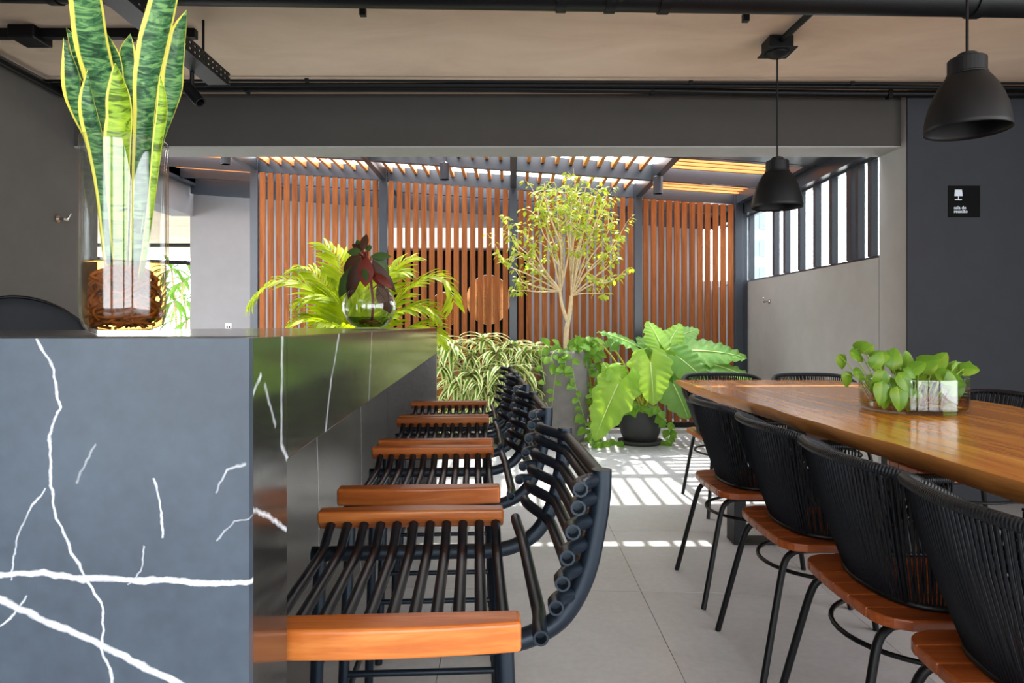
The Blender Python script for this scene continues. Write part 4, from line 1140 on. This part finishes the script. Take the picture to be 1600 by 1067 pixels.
# --- black planter with the big philodendron
bx = at(1000, 0, 6.3).x
bp = thing('black_planter', 'round black planter on a dark saucer under the big leaves', 'planter', (bx, 6.3, 0))
MB().lathe([(0,.036),(.15,.036),(.178,.09),(.196,.18),(.202,.29),(.204,.315),(.19,.315),(.185,.26),(0,.26)], 40).build('pot', M['pot_black'], bp)
MB().lathe([(0,0),(.190,0),(.204,.014),(.206,.035),(.19,.0355),(0,.0355)], 36).build('saucer', M['pot_black'], bp)
MB().lathe([(0,.2605),(.183,.2605),(.1,.28),(0,.285)], 20).build('soil', M['soil'], bp)
ph = thing('philodendron', 'large philodendron with big glossy lime green leaves in the black planter', 'plant', (bx, 6.3, .28))
off = Vector(ph.location); root_ = Vector((0,0,.0))
def cp(px, py, dd=0): return at(px, py, 6.3+dd)-off
big = [ # base (where the stalk joins), tip, half width px, depth of base, depth of tip, material, normal
 ((966,600),(927,683),37,-.45,-.50,'philo',(-.35,-1,.35)),
 ((1016,566),(1023,628),37,-.42,-.52,'philo',(.0,-1,.30)),
 ((962,582),(980,606),20,-.40,-.42,'philo',(.2,-1,.2)),
 ((1040,545),(1062,503),26,-.10,.0,'philo',(-.2,-.8,.7)),
 ((1030,535),(1015,500),26,-.15,-.05,'philo',(.3,-.8,.6)), ((955,588),(943,566),14,-.4,-.35,'philo',(-.2,-1,.4)),
 ((1056,528),(1092,510),24,.0,.1,'philo_d',(0,-.75,.7)),
 ((992,540),(942,512),20,-.1,-.2,'philo_d',(.15,-.5,.9)),
 ((1082,548),(1166,549),32,-.15,-.2,'philo_d',(.1,-.75,.75)),
 ((1062,560),(1110,596),30,-.28,-.35,'philo_d',(.2,-1,.4)),
 ((1108,568),(1192,589),22,-.2,-.3,'philo_d',(.1,-.6,.85)),
 ((1052,600),(1078,652),34,-.25,-.3,'philo_d',(.1,-1,.2)),
 ((1072,580),(1052,620),30,-.1,-.15,'philo_d',(.0,-1,.3)),
 ((955,540),(968,525),14,.0,.02,'philo_d',(-.2,-.9,.4)),
 ((938,538),(918,530),12,.05,.0,'philo',(-.2,-.9,.5)),
 ((1045,570),(1000,525),26,.1,.15,'philo_d',(0,-.9,.6)),
 ((1030,560),(1010,540),30,.05,.0,'philo_d',(0,-.9,.5))]
for (b, e, hw, d0, d1, mat, nr) in big:
    B_ = cp(b[0], b[1], d0); E_ = cp(e[0], e[1], d1); Ln = (E_-B_).length
    m = MB(); heart(m, B_, E_-B_, nr, Ln*1.08, hw*6.0/F*.92, .35, .10, 30, 6, .05, .36, .09); lo = m.build('leaf', M[mat], ph)
    v = MB(); X_, Y_, Z_ = frame(E_-B_, nr); vein(v, B_+Z_*.003, E_-B_, nr, Ln*1.08, .35, .006); v.build('leaf_rib', M['philo_v'], lo)
    s0 = root_+Vector((U(-.06,.06), U(-.06,.06), 0))
    MB().tube(cat_rom([s0, s0*.5+B_*.4+Vector((0,.05,.12)), B_*.85+Vector((0,.03,.05)), B_], 5), [.012-.005*i/15 for i in range(16)], 6).build('stalk', M['yellowstem'], ph)
gi = thing('ground_ivy', 'small green ivy growing in and around the foot of the black planter', 'plant', (bx-.3, 6.25, 0))
off = Vector(gi.location)
def cg(px, py, d): return at(px, py, d)
for pts, n_ in [([(985,640,6.1),(992,632,6.0),(1005,636,6.0),(1020,642,6.0)], 14), ([(1010,636,6.1),(1022,634,6.02),(1035,645,6.0),(1042,660,6.05)], 12), ([(965,638,6.2),(975,630,6.15),(990,628,6.2)], 10),
     ([(918,680,6.25),(930,688,6.2),(942,690,6.2),(955,686,6.2),(965,690,6.15)], 10), ([(932,685,6.3),(928,670,6.3),(935,660,6.3)], 8), ([(1035,650,6.25),(1042,665,6.25),(1046,678,6.2),(1040,688,6.2)], 12), ([(945,690,6.1),(935,692,6.05),(920,690,6.1)], 5)]:
    vine(gi, off, [cg(*p) for p in pts], n_, .07)

# --- plants beyond the annex, seen past the vase
for px, d, hs, lb in ((281, 11.5, [(285,440,0,.75),(272,470,.2,.7),(292,500,-.2,.7),(268,420,.5,.6)], 'dark green strap-leaved plant outside beyond the grey wall, left'), (296, 12.6, [(300,430,0,.8),(288,470,0,.8)], 'dark green strap-leaved plant farther out beyond the grey wall')):
    x = (px-800)*d/F; t = thing('annex_plant', lb, 'plant', (x, d, 0), 0, 'plants beyond the annex'); o_ = Vector((x, d, 0))
    MB().lathe([(0,0),(.2,0),(.25,.35),(.23,.35),(.21,.3),(0,.3)], 20).build('pot', M['pot_grey'], t)
    for hx, hy, dd, s in hs:
        h = at(hx, hy, d+dd)-o_; MB().tube(cat_rom([(0,0,.28),(h.x*.4,h.y*.4,h.z*.6),tuple(h)], 4), .02, 6).build('stem', M['treebark'], t)
        m = MB()
        for k in range(18):
            a = k*2.4; up = .9-1.3*(k/18); dv = Vector((math.cos(a), math.sin(a)*.6, up))
            leaf(m, h, dv, (0,0,1), s*U(.7,1.1), .035, p_lance, U(.7,1.4), .25, 6, 1)
        m.build('leaf_rosette', M['philo_d'], t)
conduit('c', 'black pipe hung under the annex ceiling beyond the grey wall', [(-8,10.5,2.36),(-3.9,10.5,2.36)], .03)
conduit('c', 'black cable run under the annex ceiling, lower one', [(-8,8.6,2.08),(-4.2,10.2,2.02)], .03)
